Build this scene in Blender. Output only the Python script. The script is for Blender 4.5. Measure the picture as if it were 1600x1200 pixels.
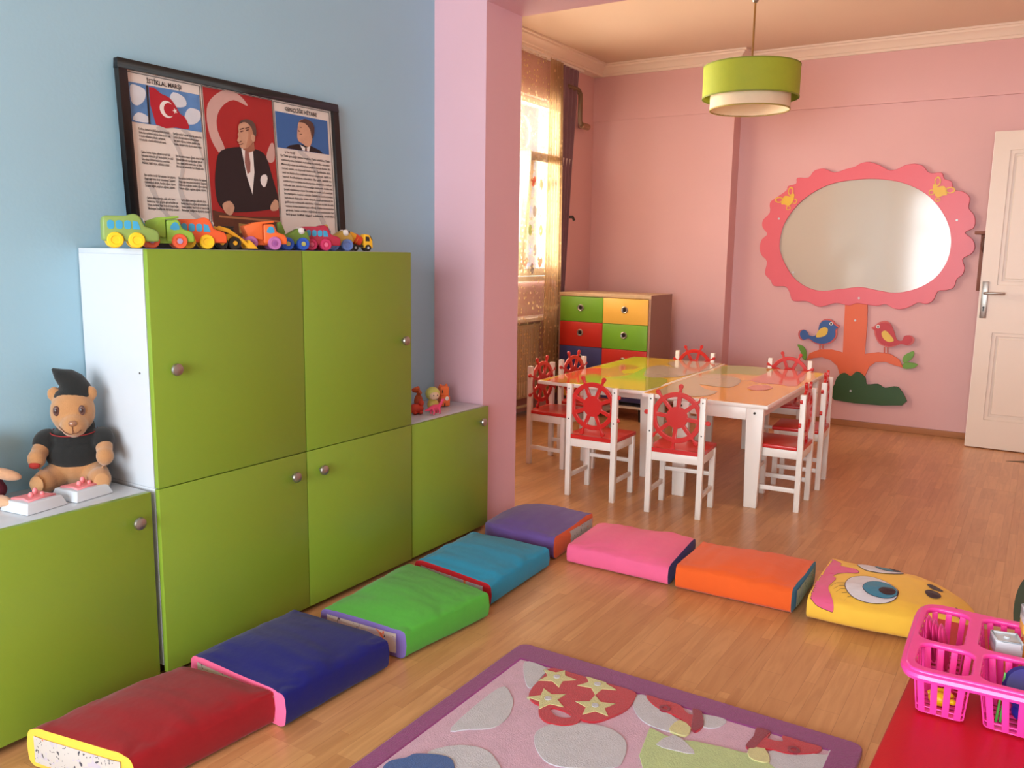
import bpy, bmesh, math, random
from mathutils import Matrix, Vector, Euler, noise
from mathutils.bvhtree import BVHTree
random.seed(7)
PI=math.pi
for o in list(bpy.data.objects): bpy.data.objects.remove(o)
sc=bpy.context.scene; C=sc.collection
# ---------------------------------------------------------------- camera
cd=bpy.data.cameras.new('camera'); cam=bpy.data.objects.new('camera',cd); C.objects.link(cam); sc.camera=cam
cd.sensor_width=36; cd.sensor_fit='HORIZONTAL'; cd.lens=1320/1600*36; cd.clip_start=.05
cam.matrix_world=Matrix(((0.84522936,-0.09464481,0.52595598,0),(0.53419758,0.12230146,-0.83646596,0),(0.01484197,0.98797,0.15393181,1.27),(0,0,0,1)))
# ---------------------------------------------------------------- world, lights, exposure
w=bpy.data.worlds.new('world'); sc.world=w; w.use_nodes=True
bg=w.node_tree.nodes['Background']; bg.inputs[0].default_value=(.80,.90,1,1); bg.inputs[1].default_value=1.6
def area(name,loc,rot,sx,sy,col,e):
    l=bpy.data.lights.new(name,'AREA'); l.shape='RECTANGLE'; l.size=sx; l.size_y=sy; l.color=col; l.energy=e
    o=bpy.data.objects.new(name,l); o.location=loc; o.rotation_euler=rot; C.objects.link(o); return o
area('daylight_front',(-0.6,-2.78,1.45),(-PI/2,0,PI),3.1,2.1,(.88,.95,1),285)      # daylight at the front window behind the camera
area('daylight_side',(-3.95,5.05,1.75),(0,-PI/2,0),1.7,2.1,(1,.86,.68),240)         # warm daylight outside the side window
sun=bpy.data.lights.new('sun','SUN'); sun.energy=3.0; sun.color=(1,.80,.55); sun.angle=.03
so=bpy.data.objects.new('sun',sun); C.objects.link(so); so.rotation_euler=Vector((1,-.62,-.95)).to_track_quat('-Z','Y').to_euler()
vs=sc.view_settings; vs.view_transform='Standard'; vs.look='None'; vs.gamma=1; vs.use_curve_mapping=False; vs.exposure=0.05
D={'crown_out':[(-1.184,1.957),(-1.107,1.928),(-1.048,1.894),(-0.995,1.899),(-0.945,1.924),(-0.882,1.932),(-0.826,1.913),(-0.78,1.864),(-0.706,1.865),(-0.684,1.821),(-0.639,1.803),(-0.62,1.748),(-0.558,1.73),(-0.515,1.687),(-0.518,1.621),(-0.482,1.575),(-0.468,1.522),(-0.479,1.48),(-0.525,1.452),(-0.473,1.405),(-0.456,1.347),(-0.476,1.305),(-0.524,1.271),(-0.506,1.212),(-0.516,1.161),(-0.549,1.131),(-0.562,1.074),(-0.607,1.051),(-0.66,1.042),(-0.686,0.975),(-0.731,0.948),(-0.78,0.957),(-0.834,0.924),(-0.897,0.902),(-0.947,0.91),(-0.998,0.935),(-1.056,0.92),(-1.132,0.927),(-1.201,0.933),(-1.252,0.914),(-1.34,0.929),(-1.41,0.907),(-1.472,0.895),(-1.556,0.932),(-1.629,0.929),(-1.67,0.938),(-1.693,0.998),(-1.729,1.04),(-1.814,1.041),(-1.845,1.088),(-1.89,1.134),(-1.881,1.229),(-1.924,1.276),(-1.944,1.332),(-1.931,1.399),(-1.89,1.44),(-1.931,1.493),(-1.93,1.549),(-1.881,1.605),(-1.885,1.679),(-1.837,1.719),(-1.766,1.768),(-1.755,1.801),(-1.696,1.818),(-1.69,1.861),(-1.608,1.86),(-1.567,1.91),(-1.497,1.922),(-1.422,1.891),(-1.341,1.913),(-1.282,1.928),(-1.242,1.95)],'crown_in':[(-1.792,1.362),(-1.768,1.511),(-1.676,1.657),(-1.557,1.754),(-1.42,1.813),(-1.25,1.834),(-1.117,1.833),(-0.952,1.802),(-0.803,1.727),(-0.701,1.624),(-0.633,1.506),(-0.607,1.388),(-0.617,1.269),(-0.663,1.166),(-0.735,1.094),(-0.827,1.046),(-0.939,1.021),(-1.056,1.034),(-1.176,1.053),(-1.313,1.036),(-1.453,1.016),(-1.563,1.04),(-1.659,1.102),(-1.729,1.194),(-1.772,1.278)],'trunk':[(-1.28,0.949),(-1.123,0.956),(-1.113,0.776),(-1.114,0.56),(-1.021,0.579),(-0.937,0.573),(-0.876,0.538),(-0.842,0.478),(-0.906,0.491),(-0.966,0.511),(-1.033,0.504),(-1.077,0.463),(-1.097,0.401),(-1.098,0.345),(-1.271,0.328),(-1.279,0.384),(-1.303,0.452),(-1.354,0.494),(-1.418,0.51),(-1.481,0.499),(-1.534,0.476),(-1.511,0.535),(-1.44,0.569),(-1.351,0.575),(-1.27,0.559),(-1.276,0.766)],'bush':[(-1.304,0.193),(-1.309,0.315),(-1.284,0.384),(-1.241,0.406),(-1.2,0.386),(-1.16,0.423),(-1.12,0.408),(-1.091,0.377),(-1.078,0.334),(-1.004,0.345),(-0.954,0.32),(-0.894,0.337),(-0.848,0.32),(-0.828,0.201)],'bird_blue':[(-1.42,0.802),(-1.367,0.802),(-1.329,0.77),(-1.301,0.752),(-1.321,0.73),(-1.319,0.68),(-1.351,0.631),(-1.407,0.609),(-1.47,0.612),(-1.527,0.642),(-1.572,0.631),(-1.6,0.656),(-1.601,0.698),(-1.569,0.715),(-1.544,0.698),(-1.529,0.672),(-1.483,0.669),(-1.459,0.709),(-1.45,0.765)],'wing_blue':[(-1.469,0.665),(-1.454,0.714),(-1.416,0.743),(-1.387,0.73),(-1.394,0.688),(-1.429,0.667)],'bird_red':[(-0.986,0.813),(-1.03,0.802),(-1.057,0.775),(-1.081,0.757),(-1.061,0.739),(-1.051,0.698),(-1.018,0.645),(-0.958,0.622),(-0.909,0.633),(-0.869,0.65),(-0.819,0.643),(-0.789,0.667),(-0.786,0.697),(-0.814,0.718),(-0.846,0.709),(-0.859,0.674),(-0.899,0.681),(-0.924,0.742),(-0.951,0.794)],'wing_red':[(-1.007,0.724),(-0.984,0.743),(-0.955,0.722),(-0.919,0.676),(-0.952,0.662),(-0.989,0.682)],'legs':[(-1.439,0.61),(-1.437,0.575),(-1.418,0.612),(-1.415,0.576),(-0.981,0.621),(-0.978,0.577),(-0.959,0.622),(-0.956,0.579)],'eyes':[(-1.365,0.772),(-1.034,0.769)],'leaf0':[(-1.607,0.595),(-1.56,0.583),(-1.535,0.539),(-1.538,0.476),(-1.568,0.502),(-1.58,0.543)],'leaf1':[(-0.847,0.519),(-0.844,0.568),(-0.784,0.606),(-0.781,0.567),(-0.81,0.529)],'leaf2':[(-0.81,0.522),(-0.749,0.513),(-0.774,0.482),(-0.838,0.473),(-0.846,0.508)],'screws':[(-1.807,1.557),(-1.673,1.149),(-1.183,0.972),(-1.199,0.805),(-1.19,0.274),(-0.583,1.537)],'butterfly':[(-1.752,1.699),(-0.703,1.742)],'rug_outer':[(-1.331,2.208),(-0.296,2.228)],'rug_inner':[(-1.293,2.118),(-0.359,2.147),(-1.24,1.536)],'cup':[(-1.167,2.052),(-1.175,2.113),(-1.12,2.135),(-0.999,2.13),(-0.907,2.13),(-0.887,2.097),(-0.881,2.029),(-0.9,1.967),(-0.926,1.921),(-0.969,1.911),(-1.026,1.942),(-1.067,1.924),(-1.101,1.912),(-1.143,1.932),(-1.162,1.988)],'handle':[(-1.091,1.912),(-1.078,1.877),(-1.045,1.851),(-0.997,1.854),(-0.965,1.885),(-0.969,1.921),(-0.998,1.947),(-1.032,1.944),(-1.068,1.934)],'handle_hole':[(-1.057,1.907),(-1.053,1.922),(-1.021,1.923),(-0.995,1.913),(-0.997,1.898),(-1.026,1.888)],'stars':[(-1.13,2.073),(-1.009,2.101),(-1.09,1.95),(-0.961,1.991)],'pale_blobs':[[(-1.265,2.111),(-1.185,2.111),(-1.175,2.065),(-1.166,1.985),(-1.2,2.007)],[(-1.244,1.933),(-1.19,1.915),(-1.159,1.873),(-1.137,1.809),(-1.143,1.748),(-1.192,1.706),(-1.236,1.686)],[(-1.036,1.792),(-1.012,1.863),(-0.953,1.899),(-0.886,1.919),(-0.822,1.89),(-0.792,1.817),(-0.801,1.762),(-0.917,1.693),(-0.988,1.72)],[(-1.213,1.553),(-1.197,1.606),(-1.153,1.643),(-1.1,1.653),(-1.057,1.632),(-1.018,1.587),(-1.109,1.527)],[(-0.89,2.116),(-0.863,2.134),(-0.802,2.092),(-0.74,2.054),(-0.727,1.998),(-0.809,1.996),(-0.869,2.047)],[(-0.697,2.122),(-0.633,2.135),(-0.642,2.082),(-0.681,2.066)],[(-0.485,2.012),(-0.483,2.064),(-0.368,2.115),(-0.361,2.137),(-0.35,2.031),(-0.462,1.956)]],'green_patch':[(-0.788,1.958),(-0.783,1.979),(-0.743,1.969),(-0.699,1.972),(-0.662,1.988),(-0.525,2.01),(-0.476,1.994),(-0.448,1.935),(-0.708,1.763)],'green_grey':[(-0.747,1.914),(-0.725,1.981),(-0.677,1.96),(-0.648,1.929),(-0.694,1.915)],'shoe1':[(-0.867,2.142),(-0.815,2.16),(-0.766,2.146),(-0.737,2.105),(-0.717,2.103),(-0.729,2.147),(-0.705,2.163),(-0.694,2.114),(-0.675,2.07),(-0.681,2.029),(-0.709,2.043),(-0.746,2.07),(-0.786,2.076),(-0.831,2.093)],'shoe2':[(-0.55,2.036),(-0.546,2.092),(-0.55,2.15),(-0.514,2.153),(-0.511,2.103),(-0.475,2.109),(-0.482,2.158),(-0.43,2.175),(-0.384,2.155),(-0.39,2.107),(-0.443,2.065),(-0.494,2.057),(-0.528,2.034)],'shoe_heels':[[(-0.717,2.103),(-0.729,2.147),(-0.705,2.163),(-0.694,2.114),(-0.675,2.07),(-0.681,2.029),(-0.698,2.039)],[(-0.55,2.036),(-0.546,2.092),(-0.55,2.15),(-0.514,2.153),(-0.516,2.121),(-0.523,2.072),(-0.528,2.034)]],'creams':[[(-0.746,2.013),(-0.737,2.057),(-0.697,2.036),(-0.698,1.991),(-0.738,1.991)],[(-0.539,2.027),(-0.504,2.05),(-0.478,2.001),(-0.502,1.985),(-0.528,1.992)]],'buckles':[(-0.793,2.088),(-0.44,2.084)],'blue_blob':[(-1.271,1.474),(-1.246,1.512),(-1.236,1.538),(-1.178,1.568),(-1.141,1.564),(-1.115,1.523),(-1.158,1.464),(-1.251,1.433)],'pf':[(-0.022,0.56),(0.893,0.561),(0.93,0.094),(-0.003,0.107)],'pp':[(0.01,0.536),(0.869,0.539),(0.901,0.093),(0.03,0.104)],'ph_l':[(0.022,0.495),(0.277,0.495),(0.279,0.379),(0.028,0.378)],'ph_c':[(0.293,0.526),(0.579,0.525),(0.607,0.095),(0.319,0.117)],'ph_r':[(0.595,0.493),(0.859,0.492),(0.866,0.367),(0.604,0.366)],'title':[(0.087,0.5),(0.208,0.5),(0.644,0.499),(0.806,0.501)],'flag':[(0.089,0.494),(0.118,0.497),(0.152,0.484),(0.174,0.463),(0.19,0.431),(0.201,0.423),(0.213,0.4),(0.212,0.381),(0.157,0.378),(0.101,0.38)],'pole':[(0.078,0.494),(0.089,0.494),(0.1,0.38),(0.084,0.379)],'cresc1':[(0.146,0.435),(0.172,0.436)],'text_l':[(0.042,0.359),(0.168,0.36),(0.271,0.362),(0.287,0.11)],'text_r':[(0.614,0.357),(0.861,0.348),(0.621,0.101),(0.882,0.13)],'man_suit':[(0.327,0.144),(0.314,0.201),(0.324,0.275),(0.349,0.327),(0.434,0.349),(0.486,0.349),(0.539,0.333),(0.566,0.258),(0.589,0.174),(0.554,0.144),(0.383,0.125)],'man_shirt':[(0.435,0.347),(0.486,0.349),(0.485,0.267),(0.47,0.19),(0.45,0.254)],'man_tie':[(0.45,0.337),(0.464,0.339),(0.47,0.299),(0.466,0.266),(0.454,0.259),(0.445,0.297)],'man_face':[(0.425,0.433),(0.451,0.443),(0.486,0.436),(0.495,0.399),(0.483,0.365),(0.486,0.347),(0.457,0.337),(0.435,0.347),(0.434,0.356),(0.419,0.358),(0.418,0.39)],'man_hair':[(0.425,0.428),(0.451,0.444),(0.486,0.438),(0.499,0.416),(0.495,0.388),(0.481,0.392),(0.475,0.418),(0.451,0.431)],'man_hands':[[(0.337,0.149),(0.368,0.162),(0.386,0.141),(0.369,0.114),(0.346,0.123)],[(0.547,0.155),(0.57,0.179),(0.585,0.168),(0.58,0.143),(0.55,0.138)]],'hanky':[(0.518,0.259),(0.536,0.264),(0.543,0.25),(0.53,0.221),(0.517,0.223),(0.51,0.242)],'desk':[(0.317,0.138),(0.438,0.133),(0.603,0.152),(0.607,0.095),(0.319,0.101)],'crescent_c':[[(0.355,0.516),(0.401,0.532),(0.448,0.521),(0.478,0.491),(0.42,0.503),(0.372,0.478),(0.344,0.438),(0.342,0.391),(0.366,0.336),(0.348,0.314),(0.315,0.357),(0.302,0.417),(0.311,0.474)],[(0.57,0.375),(0.585,0.371),(0.583,0.321),(0.56,0.307),(0.546,0.328)]],'man2_suit':[(0.642,0.372),(0.717,0.394),(0.79,0.388),(0.832,0.369),(0.724,0.366)],'man2_shirt':[(0.721,0.393),(0.734,0.379),(0.771,0.368),(0.772,0.395)],'man2_face':[(0.713,0.471),(0.744,0.482),(0.78,0.469),(0.779,0.428),(0.765,0.391),(0.745,0.383),(0.725,0.392),(0.703,0.401),(0.7,0.424)],'man2_hair':[(0.71,0.468),(0.744,0.485),(0.784,0.472),(0.787,0.44),(0.773,0.415),(0.767,0.449),(0.739,0.469)],'cush':{'red':[(-2.012,0.995),(-1.983,1.399),(-1.653,1.446),(-1.688,1.057)],'navy':[(-2.006,1.463),(-2.003,1.844),(-1.6,1.853),(-1.615,1.452)],'green':[(-1.936,1.916),(-1.967,2.4),(-1.551,2.328),(-1.597,1.931)],'teal':[(-1.972,2.456),(-1.982,2.847),(-1.613,2.861),(-1.596,2.411)],'purple':[(-2.098,3.141),(-2.016,3.397),(-1.69,3.402),(-1.666,3.008)],'pink':[(-1.6,3.32),(-1.175,3.362),(-1.136,2.963),(-1.58,2.964)],'orange':[(-1.11,3.282),(-0.67,3.325),(-0.671,2.969),(-1.104,2.959)],'yellow':[(-0.621,3.383),(-0.116,3.197),(-0.275,3.013),(-0.614,2.956)]},'snout':[(-0.622,3.265),(-0.569,3.271),(-0.563,3.241),(-0.538,3.238),(-0.511,3.235),(-0.493,3.214),(-0.501,3.193),(-0.531,3.177),(-0.554,3.151),(-0.563,3.118),(-0.55,3.095),(-0.556,3.022),(-0.552,2.981),(-0.531,2.923),(-0.509,2.856),(-0.498,2.795),(-0.512,2.794),(-0.551,2.814),(-0.582,2.861),(-0.6,2.905)],'eyeA':[(-0.507,3.041),(-0.51,3.115),(-0.49,3.16),(-0.448,3.184),(-0.399,3.168),(-0.356,3.122),(-0.342,3.081),(-0.342,3.018),(-0.36,2.968),(-0.394,2.938),(-0.432,2.935),(-0.472,2.964)],'irisA':[(-0.452,3.064),(-0.446,3.12),(-0.414,3.147),(-0.377,3.138),(-0.349,3.098),(-0.342,3.052),(-0.358,3.011),(-0.39,2.998),(-0.428,3.015)],'pupilA':[(-0.401,3.062),(-0.393,3.097),(-0.363,3.103),(-0.348,3.077),(-0.354,3.044),(-0.379,3.034)],'eyeB':[(-0.517,3.298),(-0.498,3.311),(-0.451,3.318),(-0.404,3.325),(-0.353,3.294),(-0.382,3.266),(-0.43,3.246),(-0.478,3.249)],'irisB':[(-0.46,3.315),(-0.433,3.327),(-0.404,3.32),(-0.359,3.301),(-0.398,3.28),(-0.436,3.286)],'pupilB':[(-0.407,3.311),(-0.384,3.314),(-0.361,3.3),(-0.385,3.288)],'nostrils':[[(-0.265,3.148),(-0.254,3.173),(-0.227,3.166),(-0.212,3.134),(-0.221,3.104),(-0.246,3.104)],[(-0.266,3.224),(-0.251,3.231),(-0.215,3.196),(-0.216,3.181),(-0.247,3.189)],[(-0.162,3.042),(-0.154,3.05),(-0.129,2.985),(-0.132,2.965),(-0.143,2.963)]],'lash':[[(-0.513,3.074),(-0.54,3.056),(-0.55,3.015)],[(-0.507,3.048),(-0.526,3.035),(-0.537,2.994)],[(-0.5,3.019),(-0.516,3.008),(-0.524,2.968)],[(-0.488,2.988),(-0.505,2.972),(-0.505,2.934)],[(-0.467,2.96),(-0.482,2.946),(-0.484,2.9)]],'t1':[(-2.404,4.157),(-2.5,5.635),(-1.847,5.647),(-1.804,4.239)],'t2':[(-1.78,4.182),(-1.826,5.603),(-1.297,5.738),(-1.107,4.092)],'pz':{'coral':[(-2.414,4.175),(-2.481,4.82),(-2.363,4.946),(-2.375,5.082),(-2.345,5.188),(-2.238,5.123),(-2.213,5.01),(-2.26,4.919),(-2.181,4.776),(-2.126,4.87),(-2.146,4.753),(-2.167,4.592),(-2.228,4.592),(-2.207,4.292)],'green':[(-2.333,4.558),(-2.304,4.649),(-2.202,4.565),(-2.129,4.767),(-2.193,5.137),(-2.137,5.126),(-2.099,4.891),(-2.01,4.715),(-1.917,4.742),(-1.835,4.624),(-1.804,4.239),(-2.143,4.257)],'greyA':[(-2.174,5.152),(-2.133,5.299),(-1.988,5.189),(-2.15,5.404),(-2.135,5.601),(-1.852,5.643),(-1.836,4.948),(-1.914,4.763),(-2.034,4.744)],'green2':[(-1.78,5.355),(-1.777,5.643),(-1.472,5.599),(-1.473,5.233),(-1.617,5.22),(-1.75,5.065)],'pink2':[(-1.45,4.968),(-1.462,5.193),(-1.45,5.561),(-1.264,5.549),(-1.167,4.927),(-1.271,4.932),(-1.349,4.914)],'grey2':[(-1.74,4.212),(-1.787,5.036),(-1.597,5.086),(-1.482,4.898),(-1.466,4.616),(-1.644,4.643),(-1.543,4.478),(-1.474,4.454),(-1.471,4.273),(-1.579,4.191)],'pinkblob':[(-1.379,4.682),(-1.376,4.791),(-1.309,4.843),(-1.258,4.752),(-1.281,4.64),(-1.334,4.615)]}}
# ---------------------------------------------------------------- materials
def lin(c):
    return tuple(((x/255)/12.92 if x/255<=.04045 else ((x/255+.055)/1.055)**2.4) for x in c)+(1,)
MC={}
def mat(name,rgb,rough=.5,var=.06,scale=12,bump=0,bscale=200,metal=0,coat=0,bdist=.002,sheen=0,spec=.5,alpha=1,emit=0,stretch=(1,1,1)):
    if name in MC: return MC[name]
    m=bpy.data.materials.new(name); m.use_nodes=True; nt=m.node_tree; N=nt.nodes; L=nt.links; p=N['Principled BSDF']
    tc=N.new('ShaderNodeTexCoord'); mp=N.new('ShaderNodeMapping'); mp.inputs['Scale'].default_value=stretch; L.new(tc.outputs['Object'],mp.inputs[0])
    nz=N.new('ShaderNodeTexNoise'); nz.inputs['Scale'].default_value=scale; nz.inputs['Detail'].default_value=3; L.new(mp.outputs[0],nz.inputs['Vector'])
    mx=N.new('ShaderNodeMix'); mx.data_type='RGBA'; c=lin(rgb)
    mx.inputs[6].default_value=tuple(min(1,x*(1-var)) for x in c[:3])+(1,); mx.inputs[7].default_value=tuple(min(1,x*(1+var)) for x in c[:3])+(1,)
    L.new(nz.outputs[0],mx.inputs[0]); L.new(mx.outputs[2],p.inputs['Base Color'])
    p.inputs['Roughness'].default_value=rough; p.inputs['Metallic'].default_value=metal; p.inputs['Coat Weight'].default_value=coat; p.inputs['Coat Roughness'].default_value=.08
    p.inputs['Sheen Weight'].default_value=sheen; p.inputs['Specular IOR Level'].default_value=spec; p.inputs['Alpha'].default_value=alpha
    if emit: p.inputs['Emission Color'].default_value=c; p.inputs['Emission Strength'].default_value=emit
    if bump:
        n2=N.new('ShaderNodeTexNoise'); n2.inputs['Scale'].default_value=bscale; n2.inputs['Detail'].default_value=2; L.new(mp.outputs[0],n2.inputs['Vector'])
        b=N.new('ShaderNodeBump'); b.inputs['Strength'].default_value=bump; b.inputs['Distance'].default_value=bdist; L.new(n2.outputs[0],b.inputs['Height']); L.new(b.outputs[0],p.inputs['Normal'])
    MC[name]=m; return m
def floor_material():
    m=bpy.data.materials.new('laminate'); m.use_nodes=True; nt=m.node_tree; N=nt.nodes; L=nt.links; p=N['Principled BSDF']
    tc=N.new('ShaderNodeTexCoord'); oi=N.new('ShaderNodeObjectInfo')
    vm=N.new('ShaderNodeVectorMath'); vm.operation='MULTIPLY'; vm.inputs[1].default_value=(.065*17,3.7,0)
    cb=N.new('ShaderNodeCombineXYZ'); mf=N.new('ShaderNodeMath'); mf.operation='MULTIPLY'; mf.inputs[1].default_value=9.0; L.new(oi.outputs['Random'],mf.inputs[0])
    fl=N.new('ShaderNodeMath'); fl.operation='FLOOR'; L.new(mf.outputs[0],fl.inputs[0]); ms=N.new('ShaderNodeMath'); ms.operation='MULTIPLY'; ms.inputs[1].default_value=.195*3; L.new(fl.outputs[0],ms.inputs[0])
    L.new(mf.outputs[0],cb.inputs[1]); L.new(ms.outputs[0],cb.inputs[0])
    ad=N.new('ShaderNodeVectorMath'); L.new(tc.outputs['Object'],ad.inputs[0]); L.new(cb.outputs[0],ad.inputs[1])
    sw=N.new('ShaderNodeSeparateXYZ'); L.new(ad.outputs[0],sw.inputs[0]); c2=N.new('ShaderNodeCombineXYZ'); L.new(sw.outputs[1],c2.inputs[0]); L.new(sw.outputs[0],c2.inputs[1])
    br=N.new('ShaderNodeTexBrick'); L.new(c2.outputs[0],br.inputs['Vector'])
    br.inputs['Scale'].default_value=1; br.inputs['Brick Width'].default_value=.42; br.inputs['Row Height'].default_value=.065; br.inputs['Mortar Size'].default_value=.0006; br.inputs['Mortar Smooth'].default_value=.3
    br.inputs['Color1'].default_value=lin((216,164,112)); br.inputs['Color2'].default_value=lin((200,146,98)); br.inputs['Mortar'].default_value=lin((176,124,84)); br.offset=.37
    mp=N.new('ShaderNodeMapping'); mp.inputs['Scale'].default_value=(14,1.3,1); L.new(ad.outputs[0],mp.inputs[0])
    nz=N.new('ShaderNodeTexNoise'); nz.inputs['Scale'].default_value=2.2; nz.inputs['Detail'].default_value=5; nz.inputs['Distortion'].default_value=1.6; L.new(mp.outputs[0],nz.inputs['Vector'])
    rp=N.new('ShaderNodeValToRGB'); rp.color_ramp.elements[0].position=.36; rp.color_ramp.elements[1].position=.62; L.new(nz.outputs[0],rp.inputs[0])
    mx=N.new('ShaderNodeMix'); mx.data_type='RGBA'; mx.blend_type='MULTIPLY'; mx.inputs[0].default_value=1
    c=N.new('ShaderNodeMix'); c.data_type='RGBA'; c.inputs[6].default_value=(.88,.84,.81,1); c.inputs[7].default_value=(1,1,1,1); L.new(rp.outputs[0],c.inputs[0])
    L.new(br.outputs[0],mx.inputs[6]); L.new(c.outputs[2],mx.inputs[7]); L.new(mx.outputs[2],p.inputs['Base Color'])
    p.inputs['Roughness'].default_value=.30; p.inputs['Specular IOR Level'].default_value=.5
    return m
def sheer_material(name,rgb,dens,pat):
    m=bpy.data.materials.new(name); m.use_nodes=True; nt=m.node_tree; N=nt.nodes; L=nt.links; N.remove(N['Principled BSDF']); out=N['Material Output']
    tr=N.new('ShaderNodeBsdfTransparent'); df=N.new('ShaderNodeBsdfDiffuse'); tl=N.new('ShaderNodeBsdfTranslucent'); df.inputs[0].default_value=lin(rgb); tl.inputs[0].default_value=lin(rgb)
    a=N.new('ShaderNodeMixShader'); a.inputs[0].default_value=.5; L.new(df.outputs[0],a.inputs[1]); L.new(tl.outputs[0],a.inputs[2])
    tc=N.new('ShaderNodeTexCoord'); mp=N.new('ShaderNodeMapping'); mp.inputs['Scale'].default_value=(1,1,1); L.new(tc.outputs['UV'],mp.inputs[0])
    vo=N.new('ShaderNodeTexVoronoi'); vo.inputs['Scale'].default_value=pat; vo.inputs['Randomness'].default_value=.55; L.new(mp.outputs[0],vo.inputs['Vector'])
    rp=N.new('ShaderNodeValToRGB'); rp.color_ramp.elements[0].position=.22; rp.color_ramp.elements[0].color=(1,1,1,1); rp.color_ramp.elements[1].position=.34; rp.color_ramp.elements[1].color=(dens,)*3+(1,); L.new(vo.outputs['Distance'],rp.inputs[0])
    b=N.new('ShaderNodeMixShader'); L.new(rp.outputs[0],b.inputs[0]); L.new(tr.outputs[0],b.inputs[1]); L.new(a.outputs[0],b.inputs[2]); L.new(b.outputs[0],out.inputs[0]); return m
def pane_material(name,rgb,mixv):
    m=bpy.data.materials.new(name); m.use_nodes=True; nt=m.node_tree; N=nt.nodes; L=nt.links; N.remove(N['Principled BSDF']); out=N['Material Output']
    tr=N.new('ShaderNodeBsdfTransparent'); tr.inputs[0].default_value=rgb; gl=N.new('ShaderNodeBsdfGlossy'); gl.inputs['Roughness'].default_value=.03
    fr=N.new('ShaderNodeFresnel'); mm=N.new('ShaderNodeMath'); mm.operation='MULTIPLY'; mm.inputs[1].default_value=mixv; L.new(fr.outputs[0],mm.inputs[0])
    b=N.new('ShaderNodeMixShader'); L.new(mm.outputs[0],b.inputs[0]); L.new(tr.outputs[0],b.inputs[1]); L.new(gl.outputs[0],b.inputs[2]); L.new(b.outputs[0],out.inputs[0]); return m
PINK=mat('pink_wall_paint',(222,178,178),.6,.03,3,.15,90)
PILLAR=mat('pillar_pink_paint',(228,184,196),.6,.03,3,.15,90)  # same pink paint as the walls, cool daylight tint put into the colour
BLUE=mat('blue_wall_paint',(160,202,222),.6,.03,2,.15,90)
CEIL=mat('ceiling_paint',(224,200,178),.7,.03,2,.1,60)
PLASTER=mat('white_plaster',(238,222,206),.6,.03,8)
CREAM=mat('cream_wall_paint',(215,205,195),.7,.03,2)
LAM=floor_material()
SKIRT=mat('wood_skirting',(176,120,78),.4,.15,6,stretch=(1,8,8))
GREEN=mat('green_laminate',(134,164,54),.30,.03,2,.08,700,spec=.4)
WHITE=mat('white_laminate',(206,212,220),.22,.02,3)
WPAINT=mat('white_paint',(240,234,226),.35,.03,9)
DOORP=mat('door_paint',(226,212,196),.35,.02,4)
RED=mat('red_paint',(206,38,34),.28,.05,9,coat=.3)
STEEL=mat('brushed_metal',(170,165,158),.32,.05,30,metal=.9)
DARKM=mat('dark_metal',(70,62,55),.4,.08,30,metal=.7)
BLACK=mat('black_plastic',(28,26,26),.4,.1,20)
PLINTH=mat('dark_plinth',(52,40,34),.6)  # dark colour paints in the floor shade under the cabinets
GLASS=pane_material('window_glass',(1,1,1,1),.8)
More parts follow.
